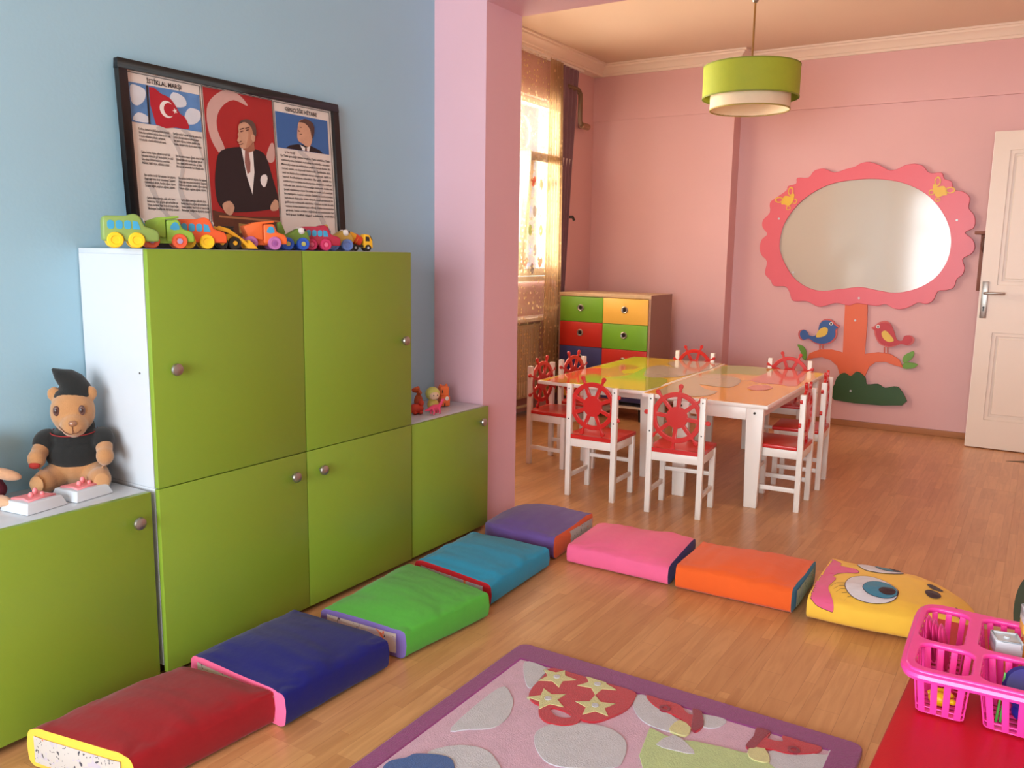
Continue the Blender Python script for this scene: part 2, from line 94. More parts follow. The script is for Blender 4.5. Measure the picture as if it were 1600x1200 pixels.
# ---------------------------------------------------------------- mesh helpers
class MB:
    def __init__(s): s.v=[];s.f=[];s.m=Matrix()
    def add(s,v,f):
        k=len(s.v); s.v+=[tuple(s.m@Vector(p)) for p in v]; s.f+=[tuple(k+i for i in q) for q in f]; return s
    def box(s,a,b,c,d,e,f):
        return s.add([(a,c,e),(b,c,e),(b,d,e),(a,d,e),(a,c,f),(b,c,f),(b,d,f),(a,d,f)],[(0,3,2,1),(4,5,6,7),(0,1,5,4),(1,2,6,5),(2,3,7,6),(3,0,4,7)])
    def taper(s,cx,cy,z0,z1,ax,ay,bx,by,dx=0,dy=0):
        return s.add([(cx-ax,cy-ay,z0),(cx+ax,cy-ay,z0),(cx+ax,cy+ay,z0),(cx-ax,cy+ay,z0),(cx+dx-bx,cy+dy-by,z1),(cx+dx+bx,cy+dy-by,z1),(cx+dx+bx,cy+dy+by,z1),(cx+dx-bx,cy+dy+by,z1)],[(0,3,2,1),(4,5,6,7),(0,1,5,4),(1,2,6,5),(2,3,7,6),(3,0,4,7)])
    def tube(s,pts,r,n=10,caps=True):
        pts=[Vector(p) for p in pts]; rs=r if isinstance(r,(list,tuple)) else [r]*len(pts); v=[];f=[]
        up=None
        for i,p in enumerate(pts):
            d=(pts[min(i+1,len(pts)-1)]-pts[max(i-1,0)]).normalized()
            if up is None: up=Vector((0,0,1)) if abs(d.z)<.9 else Vector((1,0,0))
            a=d.cross(up).normalized(); b=a.cross(d).normalized(); up=b
            for k in range(n):
                t=2*PI*k/n; v.append(p+a*math.cos(t)*rs[i]+b*math.sin(t)*rs[i])
        for i in range(len(pts)-1):
            for k in range(n): f.append((i*n+k,i*n+(k+1)%n,(i+1)*n+(k+1)%n,(i+1)*n+k))
        if caps: f.append(tuple(range(n))[::-1]); f.append(tuple(range((len(pts)-1)*n,len(pts)*n)))
        return s.add(v,f)
    def lathe(s,prof,n=24,closed=False):
        v=[];f=[]
        for r,z in prof:
            for k in range(n): t=2*PI*k/n; v.append((r*math.cos(t),r*math.sin(t),z))
        m=len(prof)
        for i in range(m-1 if not closed else m):
            j=(i+1)%m
            for k in range(n): f.append((i*n+k,i*n+(k+1)%n,j*n+(k+1)%n,j*n+k))
        if not closed: f.append(tuple(range(n))[::-1]); f.append(tuple(range((m-1)*n,m*n)))
        return s.add(v,f)
    def ell(s,c,r,n=16,rot=None):
        v=[];f=[]; R=rot or Matrix.Identity(3); c=Vector(c)
        h=n//2
        for i in range(h+1):
            a=PI*i/h
            for k in range(n):
                t=2*PI*k/n; v.append(c+R@Vector((r[0]*math.sin(a)*math.cos(t),r[1]*math.sin(a)*math.sin(t),-r[2]*math.cos(a))))
        for i in range(h):
            for k in range(n): f.append((i*n+k,i*n+(k+1)%n,(i+1)*n+(k+1)%n,(i+1)*n+k))
        return s.add(v,f)
    def prism(s,poly,y0,y1):   # polygon in xz extruded along y
        n=len(poly); v=[(x,y0,z) for x,z in poly]+[(x,y1,z) for x,z in poly]
        return s.add(v,[tuple(range(n)),tuple(range(n,2*n))[::-1]]+[(i,i+n,(i+1)%n+n,(i+1)%n) for i in range(n)])
    def mesh(s,name,bevel=0,seg=2,smooth=True,angle=35):
        me=bpy.data.meshes.new(name); bm=bmesh.new(); vs=[bm.verts.new(p) for p in s.v]
        for q in s.f:
            try: bm.faces.new([vs[i] for i in q])
            except ValueError: pass
        bmesh.ops.remove_doubles(bm,verts=bm.verts,dist=1e-6); bmesh.ops.recalc_face_normals(bm,faces=bm.faces)
        if bevel:
            es=[e for e in bm.edges if len(e.link_faces)==2 and e.calc_face_angle(0)>.5]
            bmesh.ops.bevel(bm,geom=es,offset=bevel,segments=seg,affect='EDGES',profile=.5,clamp_overlap=True)
        bm.to_mesh(me); bm.free()
        if smooth:
            me.polygons.foreach_set('use_smooth',[True]*len(me.polygons)); me.set_sharp_from_angle(angle=math.radians(angle))
        return me
def link(name,me,m,parent=None,world=False,label=None,kind=None):
    o=bpy.data.objects.new(name,me); C.objects.link(o)
    if m and not me.materials: me.materials.append(m)
    if parent:
        o.parent=parent
        if world: me.transform(W(parent).inverted())
    if label: o['label']=label
    if kind: o['kind']=kind
    return o
def W(o):
    m=Matrix.LocRotScale(o.location,o.rotation_euler,o.scale)
    return W(o.parent)@m if o.parent else m
def obj(name,mb,m,parent=None,bevel=0,seg=2,world=False,label=None,kind=None,smooth=True,angle=35):
    return link(name,mb.mesh(name,bevel,seg,smooth,angle),m,parent,world,label,kind)
def tag(o,label,cat,group=None,kind=None):
    o['label']=label; o['category']=cat
    if group: o['group']=group
    if kind: o['kind']=kind
    return o
def thing(name,label,cat,loc=(0,0,0),rot=(0,0,0),group=None,scale=1):
    o=bpy.data.objects.new(name,None); C.objects.link(o); o.location=loc; o.rotation_euler=rot; o.scale=(scale,)*3; o.empty_display_size=.05
    return tag(o,label,cat,group)
def struct(name,mb,m,**k): return obj(name,mb,m,kind='structure',**k)
def dup(root,loc,rot,label,group=None):
    def cp(o,par):
        c=o.copy(); C.objects.link(c); c.parent=par
        for ch in o.children: cp(ch,c)
        return c
    r=cp(root,None); r.location=loc; r.rotation_euler=rot; r['label']=label
    if group: r['group']=group
    return r
def crom(P,k=5):
    n=len(P); out=[]
    for i in range(n):
        a,b,c,d=[Vector(P[(i+j-1)%n]) for j in range(4)]
        for t in range(k):
            t/=k; out.append(tuple(.5*((2*b)+(c-a)*t+(2*a-5*b+4*c-d)*t*t+(3*b-a-3*c+d)*t**3)))
    return out
PL={'XZ':Matrix(((1,0,0,0),(0,0,-1,0),(0,1,0,0),(0,0,0,1))),'YZ':Matrix(((0,0,1,0),(1,0,0,0),(0,1,0,0),(0,0,0,1))),'XY':Matrix()}
def curve_mesh(loops,th,bev=0):
    cu=bpy.data.curves.new('c','CURVE'); cu.dimensions='2D'; cu.fill_mode='BOTH'; cu.extrude=max(th/2-bev,0); cu.bevel_depth=bev; cu.bevel_resolution=1
    if bev: cu.offset=-bev
    for L in loops:
        sp=cu.splines.new('POLY'); sp.points.add(len(L)-1)
        for i,p in enumerate(L): sp.points[i].co=(p[0],p[1],0,1)
        sp.use_cyclic_u=True
    o=bpy.data.objects.new('c',cu); C.objects.link(o); dg=bpy.context.evaluated_depsgraph_get(); me=bpy.data.meshes.new_from_object(o.evaluated_get(dg)); bpy.data.objects.remove(o); bpy.data.curves.remove(cu)
    bm=bmesh.new(); bm.from_mesh(me); bmesh.ops.remove_doubles(bm,verts=bm.verts,dist=1e-6); bmesh.ops.recalc_face_normals(bm,faces=bm.faces); bm.to_mesh(me); bm.free()
    return me
def flat(name,loops,th,m,parent=None,plane='XY',off=0,smooth=0,bev=0,world=False,label=None,kind=None,extra=None):
    """planar shape with holes; back face at distance off, thickness th, along the plane normal"""
    if loops and not isinstance(loops[0][0],(tuple,list)): loops=[loops]
    if smooth: loops=[crom(l,smooth) for l in loops]
    me=curve_mesh(loops,th,bev); s=Matrix.Translation((0,0,off+th/2)); P=PL[plane].copy()
    me.transform((extra or Matrix())@P@s)
    me.name=name; me.materials.clear()
    bm=bmesh.new(); bm.from_mesh(me); bmesh.ops.recalc_face_normals(bm,faces=bm.faces); bm.to_mesh(me); bm.free()
    return link(name,me,m,parent,world,label,kind)
def text_mesh(s,size,width=None,align='LEFT',th=0):
    cu=bpy.data.curves.new('t','FONT'); cu.body=s; cu.size=size; cu.align_x=align; cu.resolution_u=1; cu.extrude=th; cu.space_line=1.0; cu.offset=size*.02
    o=bpy.data.objects.new('t',cu); C.objects.link(o); dg=bpy.context.evaluated_depsgraph_get(); me=bpy.data.meshes.new_from_object(o.evaluated_get(dg)); bpy.data.objects.remove(o); bpy.data.curves.remove(cu)
    if width:
        xs=[v.co.x for v in me.vertices]; a,b=min(xs),max(xs); me.transform(Matrix.Diagonal((width/(b-a),1,1,1))@Matrix.Translation((-a,0,0)))
    me.materials.clear(); return me
def circ(cx,cy,r,n=24,ry=None): return [(cx+r*math.cos(2*PI*i/n),cy+(ry or r)*math.sin(2*PI*i/n)) for i in range(n)]
def rrect(x0,x1,y0,y1,r,n=4):
    o=[]
    for cx,cy,a in ((x1-r,y1-r,0),(x0+r,y1-r,PI/2),(x0+r,y0+r,PI),(x1-r,y0+r,1.5*PI)):
        for i in range(n+1): t=a+PI/2*i/n; o.append((cx+r*math.cos(t),cy+r*math.sin(t)))
    return o
# ================================================================ SETTING
XL,XW,YB,YC,XR,ZC=-2.43,-3.36,6.73,6.57,.48,2.80
fl=MB().box(-3.75,2.5,-2.85,6.9,-.06,-.010).box(-2.43,2.5,-2.6,.55,-.010,0).box(1.2,2.5,.55,3.17,-.010,0); FLOOR=struct('floor',fl,LAM)
pk={}
def plank(x0,x1,y0,y1):
    key=(round(x1-x0,3),round(y1-y0,3))
    if key not in pk:
        a,b=(x1-x0)/2-.00012,(y1-y0)/2-.00012; me=MB().box(-a,a,-b,b,-.009,0).mesh('plank',.0003,1); me.materials.append(LAM); pk[key]=me
    o=bpy.data.objects.new('plank',pk[key]); C.objects.link(o); o.location=((x0+x1)/2,(y0+y1)/2,0); o.parent=FLOOR
def rows(xa,xb,ya,yb):
    x=xa; i=0
    while x<xb-.02:
        x1=min(x+.195,xb); y=ya-(i*.43)%1.29
        while y<yb-.01:
            a,b=max(y,ya),min(y+1.29,yb)
            if b-a>.03: plank(x,x1,a,b)
            y+=1.29
        x=x1; i+=1
rows(-2.43,1.2,.55,3.17); rows(-3.36,XR,3.17,YB)
struct('wall_left',MB().box(-2.55,XL,-2.6,3.17,0,ZC),BLUE)
struct('wall_pillar',MB().box(-3.6,-2.15,3.17,3.46,0,ZC),PILLAR)
struct('trim_beam',MB().box(-2.15,2.5,3.17,3.46,2.335,ZC),PILLAR,)
wl=MB()                                                  # window wall with its opening and radiator niche
wl.box(-3.62,XW,3.46,4.12,0,ZC).box(-3.62,XW,6.14,YB,0,ZC).box(-3.62,XW,4.12,6.14,2.42,ZC)
wl.box(-3.62,-3.50,4.12,6.14,0,1.05)
wl.box(-3.50,XW,5.86,6.14,0,.75).box(-3.50,XW,4.12,4.2,0,.75)
struct('wall_window',wl,PINK)
struct('wall_back',MB().box(-2.155,XR+.1,YB,YB+.12,0,2.36).box(-2.155,XR+.1,YB-.022,YB+.12,2.36,ZC).box(-3.36,-2.155,YC,YB+.12,0,2.36).box(-3.36,-2.150,YC-.012,YB+.12,2.36,ZC),PINK)
struct('wall_right',MB().box(XR,XR+.12,3.46,YB,0,ZC).box(XR,2.5,3.34,3.46,0,2.335),PINK)
struct('wall_far_right',MB().box(2.4,2.5,-2.6,3.34,0,ZC),CREAM)
nw=MB().box(-2.55,-2.1,-2.72,-2.6,0,ZC).box(.95,2.5,-2.72,-2.6,0,ZC).box(-2.1,.95,-2.72,-2.6,0,.45).box(-2.1,.95,-2.72,-2.6,2.4,ZC)
struct('wall_near',nw,CREAM)
struct('ceiling',MB().box(-3.7,2.5,3.46,6.9,ZC,ZC+.1).box(-2.6,2.5,-2.85,3.46,ZC,ZC+.1),CEIL)
wf=MB()
for a in (-2.1,-1.36,-.6,.16,.90): wf.box(a,a+.05,-2.69,-2.63,.45,2.4)
wf.box(-2.1,.95,-2.69,-2.63,.45,.5).box(-2.1,.95,-2.69,-2.63,2.35,2.4).box(-2.1,.95,-2.69,-2.63,1.75,1.80)
struct('window_1',wf,WPAINT)
# crown moulding
path=[(XW,3.46),(XW,YC-.012),(-2.150,YC-.012),(-2.150,YB-.022),(XR,YB-.022),(XR,3.46)]
nrm=[(1,0),(1,-1),(1,-1),(1,-1),(-1,-1),(-1,0)]
def crown(name,seg,prof):
    v=[];f=[]; m=len(prof)
    for i in seg:
        for d,z in prof: v.append((path[i][0]+nrm[i][0]*d,path[i][1]+nrm[i][1]*d,z))
    for a in range(len(seg)-1):
        for k in range(m): f.append((a*m+k,a*m+(k+1)%m,(a+1)*m+(k+1)%m,(a+1)*m+k))
    f.append(tuple(range(m))); f.append(tuple(range((len(seg)-1)*m,len(seg)*m)))
    struct(name,MB().add(v,f),PLASTER,angle=25)
pr=[(0,2.712),(.018,2.712),(.020,2.728),(.030,2.732),(.040,2.748),(.060,2.764),(.074,2.772),(.078,2.784),(.090,2.787),(.092,2.799),(0,2.799)]
prw=[(0,2.712),(.085,2.712),(.087,2.728),(.096,2.732),(.104,2.748),(.124,2.764),(.138,2.772),(.142,2.784),(.155,2.787),(.157,2.799),(0,2.799)]
# window wall cornice is deeper: it hides the curtain rail
v=[];f=[]
for y,q in ((3.46,0),(YC-.012,-1)):
    for i,(d,z) in enumerate(prw): v.append((XW+d,y+q*pr[i][0],z))
m=len(prw)
for k in range(m): f.append((k,(k+1)%m,m+(k+1)%m,m+k))
f.append(tuple(range(m))); f.append(tuple(range(m,2*m)))
struct('trim_1',MB().add(v,f),PLASTER,angle=25)
crown('trim_2',[1,2,3,4,5],pr)
# skirting
struct('baseboard_back',MB().box(-2.155,XR,YB-.014,YB,.0,.045).box(-3.0,-2.155,YC-.014,YC,0,.045).box(-2.155,-2.141,YC-.014,YB-.014,0,.045),SKIRT,bevel=.003)
struct('baseboard_right',MB().box(XR-.014,XR,3.46,YB-.014,0,.045),SKIRT,bevel=.003)
# ---------------------------------------------------------------- side window
WIN=bpy.data.objects.new('window_2',None); C.objects.link(WIN); WIN.location=(-3.44,5.13,1.05); WIN['kind']='structure'
def wbox(*a): return MB().box(*a)
fr=MB().box(-3.48,-3.41,4.12,6.14,1.05,1.09).box(-3.48,-3.41,4.12,6.14,2.38,2.42).box(-3.48,-3.41,4.12,4.16,1.09,2.38).box(-3.48,-3.41,6.10,6.14,1.09,2.38).box(-3.48,-3.41,4.12,6.14,1.985,2.03)
for y in (4.76,5.43): fr.box(-3.48,-3.41,y,y+.05,1.09,2.38)
obj('window_frame',fr,WPAINT,WIN,bevel=.003,world=True)
for i,(a,b) in enumerate(((4.16,4.76),(4.81,5.43),(5.48,6.10))):
    obj('pane',MB().box(-3.452,-3.448,a,b,2.03,2.38),GLASS,WIN,world=True)
    if i<2: obj('pane',MB().box(-3.452,-3.448,a,b,1.09,1.985),GLASS,WIN,world=True)
sash=bpy.data.objects.new('tilted_sash',None); C.objects.link(sash); sash.parent=WIN; sash.location=(.035,.04+.31,.045); sash.rotation_euler=(0,math.radians(5),0)
s=MB().box(-.02,.02,0,.64,0,.05).box(-.02,.02,0,.64,.86,.92).box(-.02,.02,0,.05,.05,.86).box(-.02,.02,.59,.64,.05,.86)
sash_f=obj('sash_frame',s,WPAINT,sash,bevel=.003)
obj('sash_pane',MB().box(-.002,.002,.05,.59,.05,.86),GLASS,sash)
struct('window_sill',MB().box(-3.50,-3.335,4.12,6.14,.745,.772),WPAINT,bevel=.004)
# iron grille rings outside the fanlights
gr=thing('window_grille','cream iron grille with rings outside the side window, behind the lace','grille',(-3.58,5.13,1.05))
for y in (4.46,5.12,5.79): obj('ring',MB().tube([(-3.58,y+.13*math.cos(t*PI/12),2.2+.13*math.sin(t*PI/12)) for t in range(25)],.010,6),WPAINT,gr,world=True)
for y in (4.2,4.79,5.45,6.06): obj('bar',MB().tube([(-3.58,y,1.05),(-3.58,y,2.42)],.009,6),WPAINT,gr,world=True)
obj('rail',MB().tube([(-3.58,4.12,2.03),(-3.58,6.14,2.03)],.009,6),WPAINT,gr,world=True)
# stickers on the tilted sash
def sticker(y,z,kind,col,nm,lab):
    if kind=='heart': P=[(0,-.045),(.035,.0),(.036,.022),(.018,.034),(0,.02),(-.018,.034),(-.036,.022),(-.035,0)]
    else: P=circ(0,0,.026,18,.042)
    P=[(y+a,z+b) for a,b in P]
    o=flat(nm,P,.0012,col,None,'YZ',-3.385,3 if kind=='heart' else 0)
    return o
ST={'r':mat('sticker_red',(214,48,40),.5),'b':mat('sticker_blue',(84,92,150),.5),'g':mat('sticker_green',(120,170,60),.5),'o':mat('sticker_ochre',(214,170,90),.5),'gr':mat('sticker_grey',(160,150,140),.5)}
for (y,z,k,c,lab) in [(5.54,1.80,'heart','r','red heart sticker high on the tilted window sash, left one'),(5.79,1.79,'heart','r','red heart sticker high on the tilted window sash, right one'),
    (5.66,1.78,'egg','gr','grey oval sticker between the two upper red hearts on the sash'),(5.60,1.58,'egg','b','blue oval sticker below the grey one, in the middle of the sash'),
    (5.56,1.44,'egg','g','green oval sticker left below the middle blue one on the sash'),(5.72,1.44,'egg','o','ochre oval sticker beside the green one on the sash'),
    (5.66,1.29,'egg','b','upper of the two lowest blue oval stickers on the sash'),(5.64,1.15,'egg','b','lowest blue oval sticker on the sash'),(5.75,1.20,'heart','r','small red heart sticker low on the sash, near the lowest blue oval'),(5.53,1.20,'heart','r','small red heart sticker low on the sash, at its left edge')]:
    xo=math.tan(math.radians(5))*(z-1.095)
    o=sticker(y,z,k,ST[c],'heart_sticker' if k=='heart' else 'oval_sticker',lab); o.data.transform(Matrix.Translation((xo,0,0))); tag(o,lab,'sticker','stickers on the side window')
# radiator
rad=thing('radiator','cream panel radiator in the niche under the side window','radiator',(-3.43,5.0,.12)); RM=mat('radiator_enamel',(226,210,180),.4,.03,6)
obj('panel',MB().box(-3.47,-3.40,4.3,5.80,.14,.70),RM,rad,bevel=.006,world=True)
fn=MB()
for i in range(44):
    y=4.32+i*.0336; fn.box(-3.402,-3.392,y,y+.018,.16,.68)
obj('fins',fn,RM,rad,world=True,kind='stuff')
obj('grille_top',MB().box(-3.48,-3.39,4.3,5.80,.70,.715),RM,rad,world=True)
obj('pipe',MB().tube([(-3.43,5.76,.14),(-3.43,5.76,.0)],.011,8),RM,rad,world=True)
obj('pipe',MB().tube([(-3.42,3.5,.07),(-3.42,5.72,.07)],.012,8),RM,rad,world=True)
# curtains
def sheet(x,ya,yb,za,zb,folds,amp,ny=90,nz=30,fn=None):
    v=[];f=[]
    for j in range(nz+1):
        z=zb+(za-zb)*j/nz
        for i in range(ny+1):
            t=i/ny; a,b=(fn(z) if fn else (ya,yb)); v.append((x+amp*math.sin(t*folds*2*PI+.6*math.sin(3*t+z))*(.55+.45*j/nz),a+(b-a)*t,z))
    for j in range(nz):
        for i in range(ny): k=j*(ny+1)+i; f.append((k,k+1,k+ny+2,k+ny+1))
    mb=MB().add(v,f); me=mb.mesh('sheet',angle=180); uv=me.uv_layers.new(name='UVMap')
    for l in me.loops: p=me.vertices[l.vertex_index].co; uv.data[l.index].uv=(p.y*2.2,p.z)
    return me
SH=sheer_material('lace_fabric',(236,214,170),.22,26); SH2=sheer_material('gathered_lace',(206,178,134),.55,26)
lc=thing('lace_curtain','sheer cream lace curtain with dotted pattern over the side window','curtain',(-3.30,5.0,2.69))
link('lace_panel',sheet(-3.30,4.0,5.72,.30,2.70,15,.014,150),SH,lc,True)
link('gathered_lace',sheet(-3.285,5.66,5.95,.16,2.70,6,.020,80,30,lambda z:(5.66+.03*z/2.7,5.95-.02*z)),SH2,lc,True)
DC=mat('dark_purple_fabric',(126,96,112),.8,.12,20,.2,400,sheen=.3)
dk=thing('dark_curtain','dark purple curtain drawn to the corner beside the lace curtain','curtain',(-3.30,6.0,2.69))
def dkf(z):
    t=max(0,min(1,(2.7-z)/1.9)); return (5.86+.05*t,6.19-.18*t)
me=sheet(-3.305,5.86,6.19,.05,2.70,5,.016,70,30,dkf); link('drape',me,DC,dk,True)
obj('tieback_hook',MB().tube([(-3.36,6.13,1.56),(-3.30,6.13,1.56),(-3.285,6.13,1.53)],.012,8),DARKM,dk,world=True)
rl=obj('curtain_rail',MB().box(-3.33,-3.29,3.6,6.25,2.695,2.712),WPAINT); tag(rl,'white curtain rail under the cornice of the window wall','rail')
gp=thing('wall_pipe','bent grey pipe coming out beside the dark curtain near the corner','pipe',(-3.33,6.2,2.3))
PM=mat('grey_brown_paint',(112,88,62),.5)
obj('pipe',MB().tube([(-3.31,6.00,2.555),(-3.31,6.17,2.555),(-3.31,6.20,2.55),(-3.31,6.225,2.525),(-3.31,6.23,2.49),(-3.31,6.23,2.33),(-3.31,6.24,2.30),(-3.31,6.27,2.29)],.019,10),PM,gp,world=True)
obj('pipe_end',MB().tube([(-3.31,6.26,2.29),(-3.31,6.37,2.29)],.026,10),mat('pale_brown_paint',(160,120,92),.5),gp,world=True)
obj('bracket',MB().box(-3.36,-3.31,6.30,6.33,2.28,2.30),DARKM,gp,world=True)
# ================================================================ CABINETS
def knob(parent,y,z,x):
    k=obj('knob',MB_knob(x,y,z),STEEL,parent,world=True); return k
def MB_knob(x,y,z):
    b=MB(); b.m=Matrix.Translation((x,y,z))@Matrix.Rotation(PI/2,4,'Y'); b.lathe([(.006,0),(.006,.008),(.010,.011),(.0165,.014),(.0185,.020),(.0165,.026),(.010,.029),(.003,.030)],16); return b
def cabinet(name,label,y0,y1,z0,z1,xf,doors,plinth=True,top=True):
    t=thing(name,label,'cabinet',((XL+xf)/2,(y0+y1)/2,0 if z0<.1 else z0)); e=.0015
    b=MB(); zb=z0 if z0>.1 else .04; xb=XL+.004
    b.box(xb,xf-.02,y0+e,y0+.018,zb,z1-.016).box(xb,xf-.02,y1-.018,y1-e,zb,z1-.016).box(xb,xf-.02,y0+.018,y1-.018,zb,zb+.016).box(xb,xb+.006,y0+.018,y1-.018,zb+.016,z1-.016)
    obj('carcass',b,WHITE,t,world=True)
    obj('top_panel',MB().box(xb,xf-.0195,y0+e,y1-e,z1-.016,z1),WHITE,t,bevel=.0012,world=True)
    if z0<.1: obj('plinth',MB().box(xb+.02,xf-.06,y0+.01,y1-.01,0,.04),PLINTH,t,world=True)
    for (a,c,ky,kz) in doors:
        d=obj('door',MB().box(xf-.018,xf,a+.0018,c-.0018,(.022 if z0<.1 else z0+.002),z1+(0 if z1<1 else -.001)),GREEN,t,bevel=.0012,world=True)
        k=obj('knob',MB_knob(xf,ky,kz),STEEL,d); k.data.transform(W(d).inverted())
    return t
XF=-2.100
cabinet('low_cabinet','low green-doored cabinet under the brown teddy bear',.85,1.432,0,.578,XF-.012,[(.85,1.432,1.378,.502)])
cabinet('base_cabinet','green two-door base cabinet carrying the tall upper cabinet',1.446,2.592,0,.582,XF,[(1.446,2.022,1.956,.510),(2.022,2.592,2.084,.508)])
tc=cabinet('upper_cabinet','green two-door upper cabinet with the toy vehicles on top',1.446,2.592,.583,1.265,XF,[(1.446,2.022,1.512,.925),(2.022,2.592,2.536,.926)])
obj('screw_cap',MB().tube([(-2.16,1.4475,.915),(-2.16,1.4462,.915)],.003,8),DARKM,tc,world=True)
cabinet('corner_cabinet','low green single-door cabinet beside the pink pillar',2.596,3.15,0,.578,XF-.004,[(2.596,3.15,3.085,.515)])
# ================================================================ FRAMED POSTER
pos=thing('framed_poster','black framed poster with flag photo, speech texts and man at a lectern','poster',(-2.382,1.60,1.2665),(0,math.radians(-3.4),0))
FB=mat('black_frame_wood',(24,22,22),.4,.2,40)
def pf(name,loops,m,lay,par=None,sm=0,**k): return flat(name,loops,.0006,m,par or pos,'YZ',.004+lay*.0007,sm,**k)
obj('frame',MB().box(-.004,.018,-.012,.915,0,.028).box(-.004,.018,-.012,.915,.532,.560).box(-.004,.018,-.012,.018,.028,.532).box(-.004,.018,.885,.915,.028,.532),FB,pos,bevel=.002)
obj('backing',MB().box(-.003,.0035,.015,.888,.025,.535),mat('poster_paper',(228,222,214),.25,.02,6,coat=.4),pos)
INK=mat('printed_ink',(40,38,40),.4); GREY=mat('printed_grey',(196,192,188),.4)
def MF(L): return [FM(x,y) for x,y in L]   # outline drawn on the print's own grid -> plane coordinates
def FM(x,y):
    u0=.293+.026*(y-262)/798; u1=.579+.028*(y-350)/770; t=(x-(632+73*(y-262)/798))/((1055+58*(y-350)/770)-(632+73*(y-262)/798)); yt=262+88*t; yb=1060+60*t; k=(y-yt)/(yb-yt)
    return (u0+(u1-u0)*t,.526+(.106-.526)*k)
def border(u0,u1,v0,v1,par): pf('printed_border',[[(u0,v0),(u1,v0),(u1,v1),(u0,v1)],[(u0+.0018,v0+.0018),(u1-.0018,v0+.0018),(u1-.0018,v1-.0018),(u0+.0018,v1-.0018)]],INK,0,par)
border(.022,.284,.032,.527,pos); border(.596,.876,.032,.527,pos); border(.290,.592,.032,.530,pos)
# swooping pale watermark strokes of the print
for pts in ([(.11,.37),(.16,.34),(.19,.27),(.17,.19),(.20,.12),(.26,.08),(.27,.09),(.215,.13),(.185,.20),(.205,.27),(.17,.35),(.13,.375)],[(.06,.20),(.10,.12),(.15,.07),(.16,.075),(.11,.13),(.075,.21)],[(.20,.375),(.26,.33),(.28,.25),(.28,.27),(.265,.34),(.22,.378)],[(.70,.36),(.76,.32),(.80,.24),(.77,.17),(.80,.10),(.82,.11),(.79,.17),(.82,.24),(.775,.33),(.72,.365)]): pf('printed_swirl',pts,GREY,0,None,3)
SKYB=mat('printed_sky',(86,134,190),.4,.5,14)
def quad(a,b,c,d): return [a,b,c,d]
pl=pf('flag_picture',[(.026,.379),(.279,.379),(.279,.497),(.026,.497)],SKYB,1)
CL=mat('printed_cloud',(214,222,232),.4,.1,20)
for c in ([(.03,.44),(.05,.43),(.075,.45),(.08,.48),(.05,.49),(.03,.485)],[(.165,.46),(.19,.445),(.225,.455),(.22,.48),(.18,.49)],[(.215,.40),(.25,.40),(.275,.42),(.275,.445),(.24,.45),(.22,.43)],[(.03,.385),(.08,.383),(.085,.40),(.05,.41)]): pf('printed_cloud',c,CL,2,pl,3)
FR=mat('printed_flag_red',(178,28,44),.4,.12,12); PW=mat('printed_white',(236,232,228),.4,.03,10); SK=mat('printed_skin',(206,160,132),.4,.16,60); SUIT=mat('printed_suit',(26,22,28),.4,.15,30)
pf('printed_flag',[(.094,.492),(.135,.478),(.165,.470),(.185,.448),(.200,.425),(.214,.420),(.226,.40),(.226,.382),(.18,.381),(.108,.381)],FR,3,pl,2)
pf('printed_pole',[(.082,.379),(.088,.379),(.091,.496),(.084,.496)],INK,3,pl)
def crescent(cx,cy,r,r2,dx,n=26):
    a0=math.acos((r*r+dx*dx-r2*r2)/(2*r*dx)); b0=math.atan2(r*math.sin(a0),r*math.cos(a0)-dx)
    A=[(cx+r*math.cos(a0+(2*PI-2*a0)*i/n),cy+r*math.sin(a0+(2*PI-2*a0)*i/n)) for i in range(n+1)]
    B=[(cx+dx+r2*math.cos(2*PI-b0-(2*PI-2*b0)*i/n),cy+r2*math.sin(2*PI-b0-(2*PI-2*b0)*i/n)) for i in range(1,n)]
    return A+B
def star(cx,cy,r,n=5,q=.4,rot=PI/2): return [(cx+(r if i%2==0 else r*q)*math.cos(rot+PI*i/n),cy+(r if i%2==0 else r*q)*math.sin(rot+PI*i/n)) for i in range(2*n)]
pf('printed_crescent',crescent(.152,.433,.026,.0205,.0085),PW,4,pl)
pf('printed_star',star(.181,.432,.0095,rot=PI),PW,4,pl)
pc=pf('portrait_picture',[(.295,.036),(.588,.036),(.588,.527),(.295,.527)],mat('printed_red_backdrop',(168,36,36),.4,.14,5),1)
for L in D['crescent_c']: pf('printed_emblem',[(max(.296,min(.587,a)),b) for a,b in L],mat('printed_emblem',(206,168,160),.4,.1,10),2,pc,3)
cl=lambda L:[(max(.296,min(.587,a)),max(.037,b)) for a,b in L]
pf('printed_suit',cl(D['man_suit']),SUIT,3,pc,3); pf('printed_shirt',D['man_shirt'],PW,4,pc); pf('printed_tie',D['man_tie'],mat('printed_tie',(150,100,92),.4,.3,90),5,pc)
pf('printed_neck',MF([(868,600),(935,600),(938,660),(900,672),(864,650)]),mat('printed_skin_shade',(160,104,82),.4,.1,60),5,pc); pf('printed_face',MF([(852,482),(880,470),(915,478),(938,505),(942,560),(932,600),(905,632),(872,646),(852,640),(842,628),(845,618),(836,612),(840,604),(828,594),(838,570),(834,556),(840,540),(838,512)]),SK,6,pc,2); pf('printed_ear',MF([(920,560),(940,566),(940,600),(926,606),(918,585)]),SK,8,pc,2); pf('printed_face_shade',MF([(905,500),(938,510),(941,560),(930,600),(903,632),(880,645),(890,600),(900,560)]),mat('printed_skin_mid',(186,134,106),.4,.1,60),7,pc,2); pf('printed_hair',MF([(846,492),(855,472),(885,464),(925,474),(948,510),(950,560),(944,572),(930,558),(922,520),(895,488),(868,482)]),mat('printed_hair',(92,70,62),.4,.2,60),8,pc,2); pf('printed_handkerchief',D['hanky'],PW,4,pc,2)
